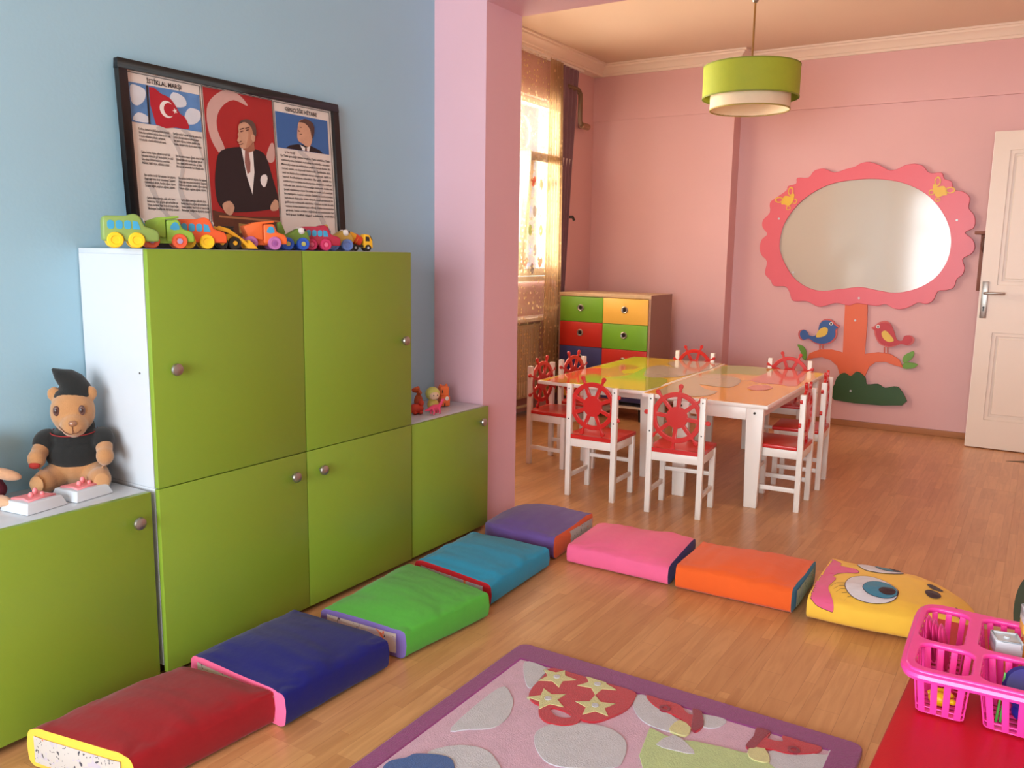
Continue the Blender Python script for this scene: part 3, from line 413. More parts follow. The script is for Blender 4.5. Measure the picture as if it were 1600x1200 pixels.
pf('printed_desk',[(.296,.037),(.587,.037),(.587,.118),(.45,.112),(.38,.114),(.296,.128)],mat('printed_desk',(96,54,36),.4,.4,30),4,pc)
pf('printed_desk_edge',[(.32,.105),(.585,.098),(.585,.104),(.32,.112)],mat('printed_desk_edge',(176,116,74),.4,.2,30),5,pc)
pf('printed_panel',[(.40,.055),(.47,.053),(.47,.085),(.40,.088)],mat('printed_brass',(176,140,80),.4,.3,50),5,pc)
for L in D['man_hands']: pf('printed_hand',L,SK,6,pc,3)
fx=MB()
DK=mat('printed_feature',(96,58,48),.4)
# eyes, brow, nose, mouth, ear of the portrait
x0=D['man_face'][0][0]; 
for e in (MF([(846,538),(866,532),(868,538),(850,544)]),MF([(842,524),(868,516),(870,522),(846,529)]),MF([(842,618),(862,612),(864,616),(844,622)]),MF([(838,604),(850,596),(854,602),(842,608)]),MF([(884,530),(900,526),(902,532),(886,538)]),MF([(880,518),(904,512),(906,517),(882,523)])) or ([(.440,.427),(.452,.430),(.451,.426),(.442,.424)],[(.438,.434),(.454,.438),(.454,.435),(.439,.431)],[(.441,.400),(.452,.402),(.452,.399),(.442,.397)],[(.436,.417),(.438,.410),(.444,.411),(.440,.418)],[(.487,.420),(.492,.424),(.492,.408),(.487,.405)]): pf('printed_feature',e,DK,9,pc)
pr_=pf('small_portrait_picture',[(.602,.366),(.862,.366),(.862,.493),(.602,.493)],mat('printed_blue_backdrop',(52,104,168),.4,.06,5),1)
pf('printed_suit',[(.640,.367),(.66,.379),(.70,.388),(.77,.388),(.81,.378),(.83,.367)],SUIT,2,pr_,0); pf('printed_shirt',[(.712,.386),(.724,.367),(.756,.367),(.762,.388),(.74,.378)],PW,3,pr_)
pf('printed_tie',[(.736,.378),(.744,.378),(.743,.367),(.734,.367)],DK,4,pr_)
pf('printed_face',D['man2_face'],SK,4,pr_,3); pf('printed_hair',D['man2_hair'],mat('printed_hair2',(86,60,52),.4,.2,60),5,pr_,2)
for e in ([(.712,.450),(.722,.453),(.722,.449)],[(.708,.425),(.722,.427),(.722,.424)],[(.704,.440),(.708,.433),(.713,.435)]): pf('printed_feature',e,DK,6,pr_)
def ptext(s,u,v,size,width,align='LEFT',nm='printed_text'):
    me=text_mesh(s,size,width,align); me.transform(PL['YZ']@Matrix.Translation((u,v,.0055))); link(nm,me,INK,pos)
ptext('\u0130ST\u0130KLAL MAR\u015eI',.088,.503,.019,.124,nm='printed_title'); ptext('GEN\u00c7L\u0130\u011eE H\u0130TABE',.648,.501,.019,.16,nm='printed_title')
A1=["Korkma, s\u00f6nmez bu \u015fafaklarda y\u00fczen al sancak;\nS\u00f6nmeden yurdumun \u00fcst\u00fcnde t\u00fcten en son ocak.\nO benim milletimin y\u0131ld\u0131z\u0131d\u0131r, parlayacak;\nO benimdir, o benim milletimindir ancak.",
"\u00c7atma, kurban olay\u0131m, \u00e7ehreni ey nazl\u0131 hilal!\nKahraman \u0131rk\u0131ma bir g\u00fcl! Ne bu \u015fiddet, bu celal?\nSana olmaz d\u00f6k\u00fclen kanlar\u0131m\u0131z sonra helal...\nHakk\u0131d\u0131r, Hakk'a tapan, milletimin istiklal!",
"Ben ezelden beridir h\u00fcr ya\u015fad\u0131m, h\u00fcr ya\u015far\u0131m.\nHangi \u00e7\u0131lg\u0131n bana zincir vuracakm\u0131\u015f? \u015ea\u015far\u0131m!\nK\u00fckremi\u015f sel gibiyim, bendimi \u00e7i\u011fner, a\u015far\u0131m.\nY\u0131rtar\u0131m da\u011flar\u0131, enginlere s\u0131\u011fmam, ta\u015far\u0131m.",
"Garb\u0131n afak\u0131n\u0131 sarm\u0131\u015fsa \u00e7elik z\u0131rhl\u0131 duvar,\nBenim iman dolu g\u00f6\u011fs\u00fcm gibi serhaddim var.\nUlusun, korkma! Nas\u0131l b\u00f6yle bir iman\u0131 bo\u011far,\n'Medeniyyet' dedi\u011fin tek di\u015fi kalm\u0131\u015f canavar?",
"Arkada\u015f! Yurduma al\u00e7aklar\u0131 u\u011fratma sak\u0131n.\nSiper et g\u00f6vdeni, dursun bu hayas\u0131zca ak\u0131n.\nDo\u011facakt\u0131r sana va'detti\u011fi g\u00fcnler Hakk'\u0131n...\nKim bilir, belki yar\u0131n, belki yar\u0131ndan da yak\u0131n."]
A2=["Bast\u0131\u011f\u0131n yerleri 'toprak!' diyerek ge\u00e7me, tan\u0131:\nD\u00fc\u015f\u00fcn alt\u0131ndaki binlerce kefensiz yatan\u0131.\nSen \u015fehid o\u011flusun, incitme, yaz\u0131kt\u0131r, atan\u0131:\nVerme, d\u00fcnyalar\u0131 alsan da, bu cennet vatan\u0131.",
"Kim bu cennet vatan\u0131n u\u011fruna olmaz ki feda?\n\u015e\u00fcheda f\u0131\u015fk\u0131racak topra\u011f\u0131 s\u0131ksan, \u015f\u00fcheda!\nCan\u0131, canan\u0131, b\u00fct\u00fcn var\u0131m\u0131 als\u0131n da Huda,\nEtmesin tek vatan\u0131mdan beni d\u00fcnyada c\u00fcda."]
for i in range(5):
    ptext(A1[i],.046+.003*i,.358-.069*i,.0108,.112)
    ptext((A2+A1[2:])[i],.168+.003*i,.358-.069*i,.0108,.108)
HT="Ey T\u00fcrk gen\u00e7li\u011fi! Birinci vazifen, T\u00fcrk istikl\u00e2lini, T\u00fcrk cumhuriyetini, ilelebet, muhafaza ve m\u00fcdafaa etmektir. Mevcudiyetinin ve istikbalinin yeg\u00e2ne temeli budur. Bu temel, senin, en k\u0131ymetli hazinendir. \u0130stikbalde dahi, seni bu hazineden mahrum etmek isteyecek, dahil\u00ee ve haric\u00ee, bedhahlar\u0131n olacakt\u0131r. Bir g\u00fcn, istikl\u00e2l ve cumhuriyeti m\u00fcdafaa mecburiyetine d\u00fc\u015fersen, vazifeye at\u0131lmak i\u00e7in, i\u00e7inde bulunaca\u011f\u0131n vaziyetin imk\u00e2n ve \u015ferait\u00ee d\u00fc\u015f\u00fcnmeyeceksin! Bu imk\u00e2n ve \u015ferait, \u00e7ok nam\u00fcsait bir mahiyette tezah\u00fcr edebilir. \u0130stikl\u00e2l ve cumhuriyetine kastedecek d\u00fc\u015fmanlar, b\u00fct\u00fcn d\u00fcnyada emsali g\u00f6r\u00fclmemi\u015f bir galibiyetin m\u00fcmessili olabilirler. Cebren ve hile ile aziz vatan\u0131n b\u00fct\u00fcn kaleleri zapt edilmi\u015f, b\u00fct\u00fcn tersanelerine girilmi\u015f, b\u00fct\u00fcn ordular\u0131 da\u011f\u0131t\u0131lm\u0131\u015f ve memleketin her k\u00f6\u015fesi bilfiil i\u015fgal edilmi\u015f olabilir.".split()
lines=[];cur=''
for wd in HT:
    if len(cur)+len(wd)>58: lines.append(cur); cur=''
    cur+=wd+' '
lines.append(cur)
lines=lines[:19]
ptext("Ey T\u00fcrk Gen\u00e7li\u011fi!",.635,.350,.0105,.05)
for i,l in enumerate(lines): ptext(l,.614+.0006*i,.336-.0150*i,.0105,.248)
# ================================================================ DECORATED BOARD
bd=thing('tree_board','whiteboard shaped as a pink scalloped tree with two birds on the back wall','board',(-1.2,YB-.002,.2))
BPK=mat('board_pink',(226,104,118),.35,.06,2); Bx=dict(parent=bd,plane='XZ',world=True)
def bf(name,loops,th,m,off,sm=0,par=None,**k): return flat(name,loops,th,m,par or bd,'XZ',-(YB)+off,sm,world=True,bev=k.pop('bev',0),**k)
bf('crown_frame',[crom(D['crown_out'],3),crom(D['crown_in'],4)],.022,BPK,.002,bev=.003)
bf('whiteboard',D['crown_in'],.010,mat('whiteboard_gloss',(196,190,176),.13,.01,3,coat=.6),.002,4)
bf('trunk',D['trunk'],.014,mat('board_orange',(226,104,58),.4,.04,4),.0015,0,bev=.002)
bf('bush',D['bush'],.014,mat('board_green',(44,84,38),.45,.1,8),.016,3,bev=.002)
LG=mat('leaf_green_paint',(104,156,44),.4)
for k in ('leaf0','leaf1','leaf2'): bf('leaf',D[k],.010,LG,.010 if k=='leaf0' else .016,3,bev=.001)
def grow(L,s):
    cx=sum(p[0] for p in L)/len(L); cy=sum(p[1] for p in L)/len(L); return [(cx+(a-cx)*s,cy+(b-cy)*s) for a,b in L]
for nm,wk,ei,col,leg0 in (('bird_blue','wing_blue',0,(48,92,158),0),('bird_red','wing_red',1,(190,40,48),4)):
    b=bf('bird',D[nm],.010,mat('bird_edge',(206,92,84),.4),.016,4,label='blue wooden bird with yellow wing' if ei==0 else 'red wooden bird with yellow wing')
    bf('bird_body',grow(D[nm],.91),.003,mat(nm,col,.4),.026,4,par=b)
    bf('wing',D[wk],.003,mat('bird_wing',(226,190,70),.4),.029,4,par=b)
    ex,ez=D['eyes'][ei]; bf('eye',circ(ex,ez,.013,14),.003,PW,.029,par=b); bf('pupil',circ(ex,ez,.007,10),.002,BLACK,.032,par=b)
    for q in (0,2):
        p0,p1=D['legs'][leg0+q],D['legs'][leg0+q+1]; bf('foot',[(p0[0]-.005,p0[1]),(p0[0]+.005,p0[1]),(p1[0]+.005,p1[1]),(p1[0]-.005,p1[1])],.003,mat('bird_leg',(190,80,60),.4),.018,par=b)
BY=mat('butterfly_yellow',(232,190,60),.4)
for i,(cx,cz) in enumerate(D['butterfly']):
    s=1 if i==0 else -1; r=lambda a,b:(cx+s*a,cz+b)
    body=[r(-.045,-.03),r(-.02,-.035),r(.005,-.045),r(.03,-.035),r(.04,-.01),r(.05,.02),r(.045,.045),r(.02,.025),r(-.01,.03),r(-.03,.02)]
    bt=bf('butterfly',body,.004,BY,.024,3)
    for (a,b,rx,ry) in ((-.062,.0,.032,.022),(.022,.062,.020,.034),(.055,-.012,.018,.020),(.012,-.062,.018,.016)):
        e=circ(cx+s*a,cz+b,rx,18,ry); bf('wing_loop',[e,circ(cx+s*a,cz+b,rx*.68,18,ry*.68)],.003,BY,.025,par=bt)
for x,z in D['screws']: bf('screw',circ(x,z,.008,10),.002,WHITE,.016 if z<.9 and z>.3 else (.030 if z<.3 else .024))
# ================================================================ DOOR LEAF
DR=bpy.data.objects.new('door_1',None); C.objects.link(DR); DR.location=(XR-.06,6.47,.008); DR['kind']='structure'
x0,x1,y0,y1=-.384,.415,6.45,6.49
d=MB()
cols=[(x0,x0+.095),(x1-.095,x1)]
for a,b in cols: d.box(a,b,y0,y1,.008,2.09)
for a,b in ((.008,.20),(.79,1.105),(1.97,2.09)): d.box(x0+.095,x1-.095,y0,y1,a,b)
obj('door_leaf',d,DOORP,DR,world=True)
for a,b in ((.20,.79),(1.105,1.97)):
    obj('door_panel',MB().box(x0+.095,x1-.095,y0+.012,y1-.012,a,b),DOORP,DR,world=True)
    P=Matrix()
    L0=[(x0+.095,a),(x1-.095,a),(x1-.095,b),(x0+.095,b)]; L1=[(x0+.12,a+.025),(x1-.12,a+.025),(x1-.12,b-.025),(x0+.12,b-.025)]
    L2=[(x0+.135,a+.04),(x1-.135,a+.04),(x1-.135,b-.04),(x0+.135,b-.04)]
    flat('panel_moulding',[L0,L1],.007,DOORP,DR,'XZ',-(y0+.012),0,.002,True)
    flat('panel_field',L2,.006,DOORP,DR,'XZ',-(y0+.012),0,.003,True)
obj('door_edge',MB().box(x0-.002,x0,y0+.002,y1-.002,.01,2.088),WPAINT,DR,world=True)
hd=obj('handle_plate',MB().box(-.373,-.333,y0-.006,y0,.883,1.126),STEEL,DR,bevel=.003,world=True)
def hp(n,mb,m=STEEL,**k):
    o=obj(n,mb,m,hd); o.data.transform(W(hd).inverted()); return o
hp('lever',MB().tube([(-.353,y0-.004,1.050),(-.353,y0-.045,1.050),(-.347,y0-.055,1.050),(-.330,y0-.058,1.050),(-.235,y0-.058,1.051)],.009,10))
hp('keyhole',MB().tube([(-.354,y0-.0055,.955),(-.354,y0-.0075,.955)],.006,12).box(-.357,-.351,y0-.0075,y0-.0055,.930,.955),BLACK)
# wooden rack behind the door
rk=thing('wall_rack','brown wooden rack on the back wall, half hidden by the open door','rack',(-.3,YB,1.05)); RW=mat('brown_wood',(132,80,62),.5,.2,8,stretch=(1,8,1))
obj('shelf',MB().box(-.462,-.10,YB-.09,YB,1.440,1.460),RW,rk,bevel=.002,world=True); obj('upright',MB().box(-.425,-.385,YB-.02,YB,1.055,1.440),RW,rk,bevel=.002,world=True)
obj('upright',MB().box(-.17,-.13,YB-.02,YB,1.055,1.440),RW,rk,bevel=.002,world=True); obj('scroll',MB().ell((-.40,YB-.045,1.37),(.02,.025,.055)),mat('dark_brown_wood',(86,50,38),.5),rk,world=True)
# ================================================================ PENDANT LAMP
lp=thing('pendant_lamp','two-tier drum pendant lamp, green over cream, above the tables','lamp',(-1.555,5.0,2.80))
LGm=mat('lamp_green',(160,176,48),.7,.05,40,.2,500); LCm=mat('lamp_cream',(236,216,184),.7,.04,40,.2,500); BR=mat('brass',(170,140,90),.3,.05,20,metal=.8)
def drum(r,za,zb,t=.004): b=MB(); b.lathe([(r,za),(r,zb),(r-t,zb),(r-t,za)],64,True); return b
def rim(r,z): b=MB(); b.lathe([(r-.004,z-.003),(r+.0015,z-.003),(r+.0015,z+.004),(r-.004,z+.004)],64,True); return b
o=obj('outer_shade',drum(.270,2.165-2.8,2.338-2.8),LGm,lp); obj('rim',rim(.270,2.165-2.8),mat('rim_green',(126,140,40),.6),o); obj('rim',rim(.270,2.338-2.8),mat('rim_green',(126,140,40)),o)
o=obj('inner_shade',drum(.225,2.100-2.8,2.30-2.8),LCm,lp); obj('rim',rim(.225,2.100-2.8),mat('rim_ochre',(166,146,70),.6),o)
sp=MB()
for k in range(3):
    t=k*2*PI/3+.3; sp.tube([(0,0,2.305-2.8),(.268*math.cos(t),.268*math.sin(t),2.305-2.8)],.003,6)
obj('spider',sp,BR,lp); obj('rod',MB().tube([(0,0,2.25-2.8),(0,0,0)],.006,8),BR,lp)
obj('joint',MB().ell((0,0,2.705-2.8),(.020,.020,.022)),STEEL,lp); obj('socket',MB().tube([(0,0,2.20-2.8),(0,0,2.27-2.8)],.018,12),WPAINT,lp)
obj('bulb',MB().ell((0,0,2.175-2.8),(.03,.03,.04)),mat('frosted_glass',(240,230,214),.3),lp)
# ================================================================ CHEST OF DRAWERS
ch=thing('chest_of_drawers','chest of drawers with green, yellow, red and blue fronts in the corner','chest of drawers',(-2.885,6.07,0))
CW=mat('chest_wood',(168,132,112),.5,.12,6,stretch=(1,1,8)); CT=mat('chest_top_wood',(206,178,140),.45,.1,6,stretch=(8,1,1)); cy0,cy1=5.86,6.27
obj('top_panel',MB().box(-3.258,-2.478,cy0,cy1,.940,.968),CT,ch,bevel=.002,world=True)
for a in (-3.258,-2.496): obj('side_panel',MB().box(a,a+.018,cy0+.002,cy1,.10,.940),CW,ch,bevel=.001,world=True)
obj('side_edge',MB().box(-2.4785,-2.4765,cy0-.0,cy1,.10,.968),mat('chest_side_wood',(150,112,98),.5,.1,6),ch,world=True)
obj('back_panel',MB().box(-3.240,-2.496,cy1-.01,cy1-.002,.10,.94),CW,ch,world=True); obj('bottom_panel',MB().box(-3.240,-2.496,cy0+.004,cy1-.01,.10,.118),WPAINT,ch,world=True)
obj('drawer_divider',MB().box(-2.873,-2.865,cy0+.004,cy1-.01,.118,.94),CW,ch,world=True)
for x in (-3.22,-2.54):
    for y in (cy0+.05,cy1-.05): obj('foot',MB().taper(x,y,0,.10,.018,.018,.022,.022),BLACK,ch,world=True)
cc={'green':(122,184,52),'yellow':(246,196,88),'red':(204,50,38),'blue':(66,74,132)}
rowsd=[('green','yellow',.745,.936),('red','green',.552,.742),('blue','red',.356,.549),('yellow','blue',.150,.353)]
for l,r,za,zb in rowsd:
    for c,xa,xb in ((l,-3.240,-2.871),(r,-2.867,-2.498)):
        dr=obj('drawer',MB().box(xa,xb,cy0-.006,cy0+.30,za,zb),mat('drawer_'+c,cc[c],.35,.04,6),ch,bevel=.0015,world=True,label=c+' drawer front')
        b=MB(); b.m=Matrix.Translation(((xa+xb)/2-.005,cy0-.006,(za+zb)/2+.012))@Matrix.Rotation(PI/2,4,'X')
        b.lathe([(.014,0),(.027,0),(.027,.004),(.022,.008),(.016,.006),(.014,.002)],24,True); k=obj('knob_ring',b,STEEL,dr); k.data.transform(W(dr).inverted())
        b=MB(); b.m=Matrix.Translation(((xa+xb)/2-.005,cy0-.006,(za+zb)/2+.012))@Matrix.Rotation(PI/2,4,'X'); b.lathe([(.014,.0),(.014,.001),(.004,.0015)],16); k=obj('knob_recess',b,BLACK,dr); k.data.transform(W(dr).inverted())
# ================================================================ TABLES
TZ=.536
def table(label,cx,cy,rot,pats,lx,ly,sx=.335,sy=.72):
    t=thing('play_table',label,'table',(cx,cy,0),(0,0,rot),'tables pushed together in the back room'); Mi=W(t).inverted()
    tp=obj('tabletop',MB().box(-sx,sx,-sy,sy,TZ-.022,TZ-.001),WPAINT,t,bevel=.004)
    for (L,m,lay) in pats:
        Q=[Mi@Vector((a,b,0)) for a,b in L]; Q=[(max(-sx+.008,min(sx-.008,q.x)),max(-sy+.008,min(sy-.008,q.y))) for q in Q]
        flat('puzzle_print',Q,.0005,m,tp,'XY',TZ-.001+lay*.0005,2 if lay else 0)
    for x in lx:
        for y in ly:
            lg=obj('leg',MB().taper(x,y,0,TZ-.022,.032,.016,.044,.020),WPAINT,t,bevel=.003)
            q=-1 if y<0 else 1; obj('bolt',MB().tube([(x,y+q*.019,TZ-.045),(x,y+q*.025,TZ-.045)],.006,10),DARKM,lg)
    for y in ly: obj('apron',MB().box(lx[0]+.046,lx[1]-.046,y-.009,y+.009,TZ-.085,TZ-.022),WPAINT,t,bevel=.001)
    for x in lx: obj('apron',MB().box(x-.009,x+.009,ly[0]+.022,ly[1]-.022,TZ-.085,TZ-.022),WPAINT,t,bevel=.001)
    return t
def pm(n,c): return mat('puzzle_'+n,c,.10,.03,5,coat=.5)
Z=D['pz']; full1=[(-3,4),(-1,4),(-1,6.2),(-3,6.2)]; full2=[(-2.2,4),(-.8,4),(-.8,6.2),(-2.2,6.2)]
table('low table with yellow, coral and green puzzle print, left one',-2.150,4.935,math.radians(1.2),[(full1,pm('yellow',(240,202,50)),0),(Z['coral'],pm('coral',(232,112,72)),1),(Z['green'],pm('green',(182,200,66)),2),(Z['greyA'],pm('grey',(196,186,160)),3)],(-.09,.272),(-.505,.60))  # grey patch at the back right is a reflection painted onto the top
table('low table with orange, pink and grey puzzle print, right one',-1.470,4.885,math.radians(1.2),[(full2,pm('orange',(244,176,56)),0),(Z['green2'],pm('green_b',(150,178,60)),1),(Z['pink2'],pm('pink',(224,122,100)),2),(Z['grey2'],pm('grey_b',(200,190,150)),3),(Z['pinkblob'],pm('pink_b',(226,128,96)),4)],(-.115,.27),(-.697,.60))  # green patch at the back left paints in a reflection, not print
# ================================================================ CHAIRS
def make_chair(label):
    t=thing('wheel_back_chair',label,'chair',group='chairs around the low tables'); hw=.142; s=.0135; H=.597; dp=.262
    def post(x,y,h): return MB().box(x-s,x+s,y-s,y+s,0,h)
    for sx in (-1,1):
        lg=obj('leg',post(sx*(hw-s),s,H),WPAINT,t,bevel=.002)
        for z in (.415,.575): obj('screw',MB().tube([(sx*(hw-s),-.0006,z),(sx*(hw-s),.001,z)],.004,8),DARKM,lg)
        obj('leg',post(sx*(hw-s),dp-s,.312),WPAINT,t,bevel=.002)
        obj('side_stretcher',MB().box(sx*(hw-s)-.007,sx*(hw-s)+.007,2*s,dp-2*s,.095,.118),WPAINT,t,bevel=.001)
        obj('seat_rail',MB().box(sx*(hw-s)-.008,sx*(hw-s)+.008,2*s,dp-2*s,.270,.312),WPAINT,t,bevel=.001)
    obj('seat_rail',MB().box(-hw+2*s,hw-2*s,.004,.020,.270,.312),WPAINT,t,bevel=.001); obj('seat_rail',MB().box(-hw+2*s,hw-2*s,dp-.020,dp-.004,.270,.312),WPAINT,t,bevel=.001)
    obj('front_stretcher',MB().box(-hw+2*s,hw-2*s,dp-s-.007,dp-s+.007,.165,.185),WPAINT,t,bevel=.001)
    obj('seat',MB().box(-hw+.0005,hw-.0005,2*s+.001,dp+.012,.3125,.333),RED,t,bevel=.005,seg=3)
    sb=MB().box(-hw+2*s+.001,hw-2*s-.001,.002,2*s+.002,.3125,.333); obj('seat_back_edge',sb,RED,t)
    # ship's wheel back: ring, eight spokes ending in round handles, hub; one cut board
    cx,cz=0,.490; R0,R1,rh=.125,.101,.054; outer=[]
    N=96
    pts=[]
    for k in range(8):
        a=PI/8+k*PI/4
        a0=a-PI/8
        # rim arc up to the handle
        da=.062
        for i in range(6):
            t_=a0+ (a-da-a0)*i/5; pts.append((cx+R0*math.cos(t_),cz+R0*math.sin(t_)))
        # handle outline
        ux,uz=math.cos(a),math.sin(a); vx,vz=-uz,ux
        for r,wd in ((.128,-.0065),(.140,-.006),(.146,-.0095),(.154,-.0115),(.162,-.009),(.166,-.0035),(.166,.0035),(.162,.009),(.154,.0115),(.146,.0095),(.140,.006),(.128,.0065)):
            pts.append((cx+ux*r+vx*wd,cz+uz*r+vz*wd))
        for i in range(5):
            t_=a+da+(PI/8-da)*i/5; pts.append((cx+R0*math.cos(t_),cz+R0*math.sin(t_)))
    loops=[pts]
    for k in range(8):
        a=k*PI/4; h=.0092; L=[]
        b1=PI/8-h*1.1/R1; b0=PI/8-h*1.1/rh
        for i in range(7): q=a-b1+2*b1*i/6; L.append((cx+R1*math.cos(q),cz+R1*math.sin(q)))
        for i in range(4): q=a+b0-2*b0*i/3; L.append((cx+rh*math.cos(q),cz+rh*math.sin(q)))
        loops.append(L)
    flat('wheel_backrest',loops,.014,RED,t,'XZ',-.0277,0,.003)
    return t
R=math.radians
CH=[((-1.932,3.84,0),(0,0,R(1)),'red wheel-backed chair in front of the yellow print table, back to the viewer, left one'),
((-1.462,3.815,0),(0,0,R(5)),'red wheel-backed chair back to the viewer between the two low tables, nearest of all'),
((-2.592,4.44,0),(0,0,R(-91)),'red wheel-backed chair at the left table end, nearer one on the radiator side'),
((-2.590,4.84,0),(0,0,R(-96)),'red wheel-backed chair on the radiator side, farther one in front of the chest'),
((-2.06,5.71,0),(0,0,R(180)),'red wheel-backed chair behind the tables, left one near the chest of drawers'),
((-1.40,5.70,0),(0,0,R(181)),'red wheel-backed chair behind the tables, in front of the bird board'),
((-.958,4.37,0),(0,0,R(92)),'red wheel-backed chair on the right table side, nearer one'),
((-.972,4.86,0),(0,0,R(95)),'red wheel-backed chair on the right table side, farther one')]
c0=make_chair(CH[0][2]); c0.location=CH[0][0]; c0.rotation_euler=CH[0][1]
for i,(l,r,lab) in enumerate(CH[1:]):
    c=dup(c0,l,r,lab)
    for ch_ in c.children:
        if ch_.name.startswith('wheel_backrest'):
            a=(-.30,.05,.0,.08,-.05,.1,.0)[i]; T=Matrix.Translation((0,0,.490)); M=T@Matrix.Rotation(a,4,'Y')@T.inverted(); ch_.location=M.to_translation(); ch_.rotation_euler=M.to_euler()
# ================================================================ CUSHIONS
def cushion(name_lab,P,col,ecol,h=.112,taper=0,patch=(0,0),sag=.012,seed=0,esides=(1,1),e=.19):
    P=[Vector((a,b)) for a,b in P]; ctr=sum(P,Vector((0,0)))/4
    t=thing('floor_cushion',name_lab,'cushion',(ctr.x,ctr.y,0),group='cushions laid along the floor')
    nu=44; m=72
    def prof(k):   # rounded rectangle cross section, (v in -1..1, z 0..1)
        a=2*PI*k/m
        c,s=math.cos(a),math.sin(a); return (math.copysign(abs(c)**e,c), .5+.5*math.copysign(abs(s)**(e*1.1),s))
    Pf=[prof(k) for k in range(m)]
    def pos_(u,k,inset=1):
        v,z=Pf[k]; tt=0
        if taper>0: tt=max(0,(u-.25)/.75)
        if taper<0: tt=max(0,(.62-u)/.62)
        w=(max(0,1-tt**2.4))**.5 if taper>0 else (max(0,1-tt**2.8))**.5 if taper else 1
        zz=(max(0,1-tt**3))**.35 if taper else 1
        v*=w; vv=(v+1)/2
        q=(P[0]*(1-u)+P[1]*u)*(1-vv)+(P[3]*(1-u)+P[2]*u)*vv
        uu=2*u-1; puff=(1-uu**2)*(1-v*v)
        top=h+.026*puff if z>.5 else h
        zt=top*zz
        Zc=.003+z*(zt-.003) if z>.5 else .003+z*(h*zz-.003)
        # bulging side and wrinkles
        side=abs(v)**6*math.sin(PI*min(1,max(0,z))); d=(P[3]-P[0]).normalized(); q=q+d*math.copysign(.008*side,v)*w
        n=noise.noise(Vector((q.x*9+seed,q.y*9,z*3)))*.007+(abs(noise.noise(Vector((q.x*17+seed,q.y*17,z*5))))**.6-.5)*.007
        if z>.02: Zc+=n*(1 if z>.5 else .3)
        if z<.03: Zc=.003
        return Vector((q.x,q.y,max(.003,Zc)))
    us=[.5-.5*math.cos(PI*i/nu)*.0-.5*math.cos(PI*i/nu) for i in range(nu+1)]
    us=[(1-math.cos(PI*i/nu))/2 for i in range(nu+1)]
    V=[pos_(u,k) for u in us for k in range(m)]; F=[(i*m+k,i*m+(k+1)%m,(i+1)*m+(k+1)%m,(i+1)*m+k) for i in range(nu) for k in range(m)]
    cv=obj('cover',MB().add(V,F),col,t,world=True,angle=60)
    for e,(i,on) in enumerate(((0,esides[0]),(nu,esides[1]))):
        if not on: continue
        loop=[V[i*m+k] for k in range(m)]; c=sum(loop,Vector())/m; out=(c-sum(V,Vector())/len(V)); out.z=0; out.normalize()
        vv=[];ff=[]; rings=5
        for r in range(rings+1):
            s=1-r/rings
            for p in loop: q=c+(p-c)*s+out*(.010*(1-s*s)); vv.append(q)
        for r in range(rings):
            for k in range(m): ff.append((r*m+k,r*m+(k+1)%m,(r+1)*m+(k+1)%m,(r+1)*m+k))
        en=obj('end_panel',MB().add(vv,ff),ecol[e],t,world=True,angle=60)
        if patch[e]:
            d=(P[3]-P[0]).normalized() ; hw=(loop[0]-loop[m//2]).length*.40; zc=h*.5
            M=Matrix.Identity(4); ax=Vector((d.x,d.y,0)); 
            o2=c+out*.0098; L=[]; n=10
            vv=[];ff=[]
            for i2 in range(n+1):
                for j2 in range(5):
                    a=(i2/n*2-1)*hw; b=.020+(h-.036)*j2/4; sfac=min(1,max(abs(a)/(hw/.80),abs(b-h/2)/(h/2))); vv.append(Vector((c.x,c.y,0))+ax*a+Vector((0,0,b))+out*(.010*(1-sfac**2)+.003))
            for i2 in range(n):
                for j2 in range(4): k=i2*5+j2; ff.append((k,k+1,k+6,k+5))
            pt=obj('printed_patch',MB().add(vv,ff),PATCH,en); pt.data.transform(W(en).inverted())
    return t,cv
def patch_mat():
    m=mat('doodled_fabric',(198,190,184),.8,.04,10); nt=m.node_tree; N=nt.nodes; L=nt.links; p=N['Principled BSDF']
    tc=N.new('ShaderNodeTexCoord'); base=p.inputs['Base Color'].links[0].from_socket
    for sc_,th,col in ((60,.66,(70,66,76)),(24,.70,(232,120,70)),(30,.60,(190,180,192))):
        nz=N.new('ShaderNodeTexNoise'); nz.inputs['Scale'].default_value=sc_; nz.inputs['Distortion'].default_value=1.5; nz.inputs['Detail'].default_value=1; L.new(tc.outputs['Object'],nz.inputs['Vector'])
        r=N.new('ShaderNodeValToRGB'); r.color_ramp.elements[0].position=th; r.color_ramp.elements[1].position=th+.02; L.new(nz.outputs[0],r.inputs[0])
        x=N.new('ShaderNodeMix'); x.data_type='RGBA'; x.inputs[7].default_value=lin(col); L.new(r.outputs[0],x.inputs[0]); L.new(base,x.inputs[6]); base=x.outputs[2]
    L.new(base,p.inputs['Base Color']); return m
PATCH=patch_mat()
def fab(n,c): return mat('fabric_'+n,c,.85,.05,14,.22,24,bdist=.010,sheen=.15,spec=.25)
K=D['cush']
F_=dict(red=fab('red',(150,16,26)),yellow=fab('yellow',(246,196,72)),navy=fab('navy',(14,16,112)),pink=fab('pink',(240,104,150)),green=fab('green',(84,180,60)),violet=fab('violet',(118,100,170)),teal=fab('teal',(24,146,188)),dred=fab('crimson',(188,26,36)),purple=fab('purple',(104,78,146)),orange=fab('orange',(236,98,38)),dviolet=fab('deep_violet',(52,24,116)),sky=fab('sky_blue',(48,126,176)),lgreen=fab('leaf_green',(104,180,92)))
cushion('red floor cushion with yellow end and doodled patch, by the low left cabinet',K['red'],F_['red'],(F_['yellow'],F_['yellow']),patch=(1,0),seed=1,h=0.105)
cushion('navy blue floor cushion with pink end, between the red and green ones',K['navy'],F_['navy'],(F_['pink'],F_['pink']),patch=(1,0),seed=2,h=0.105)
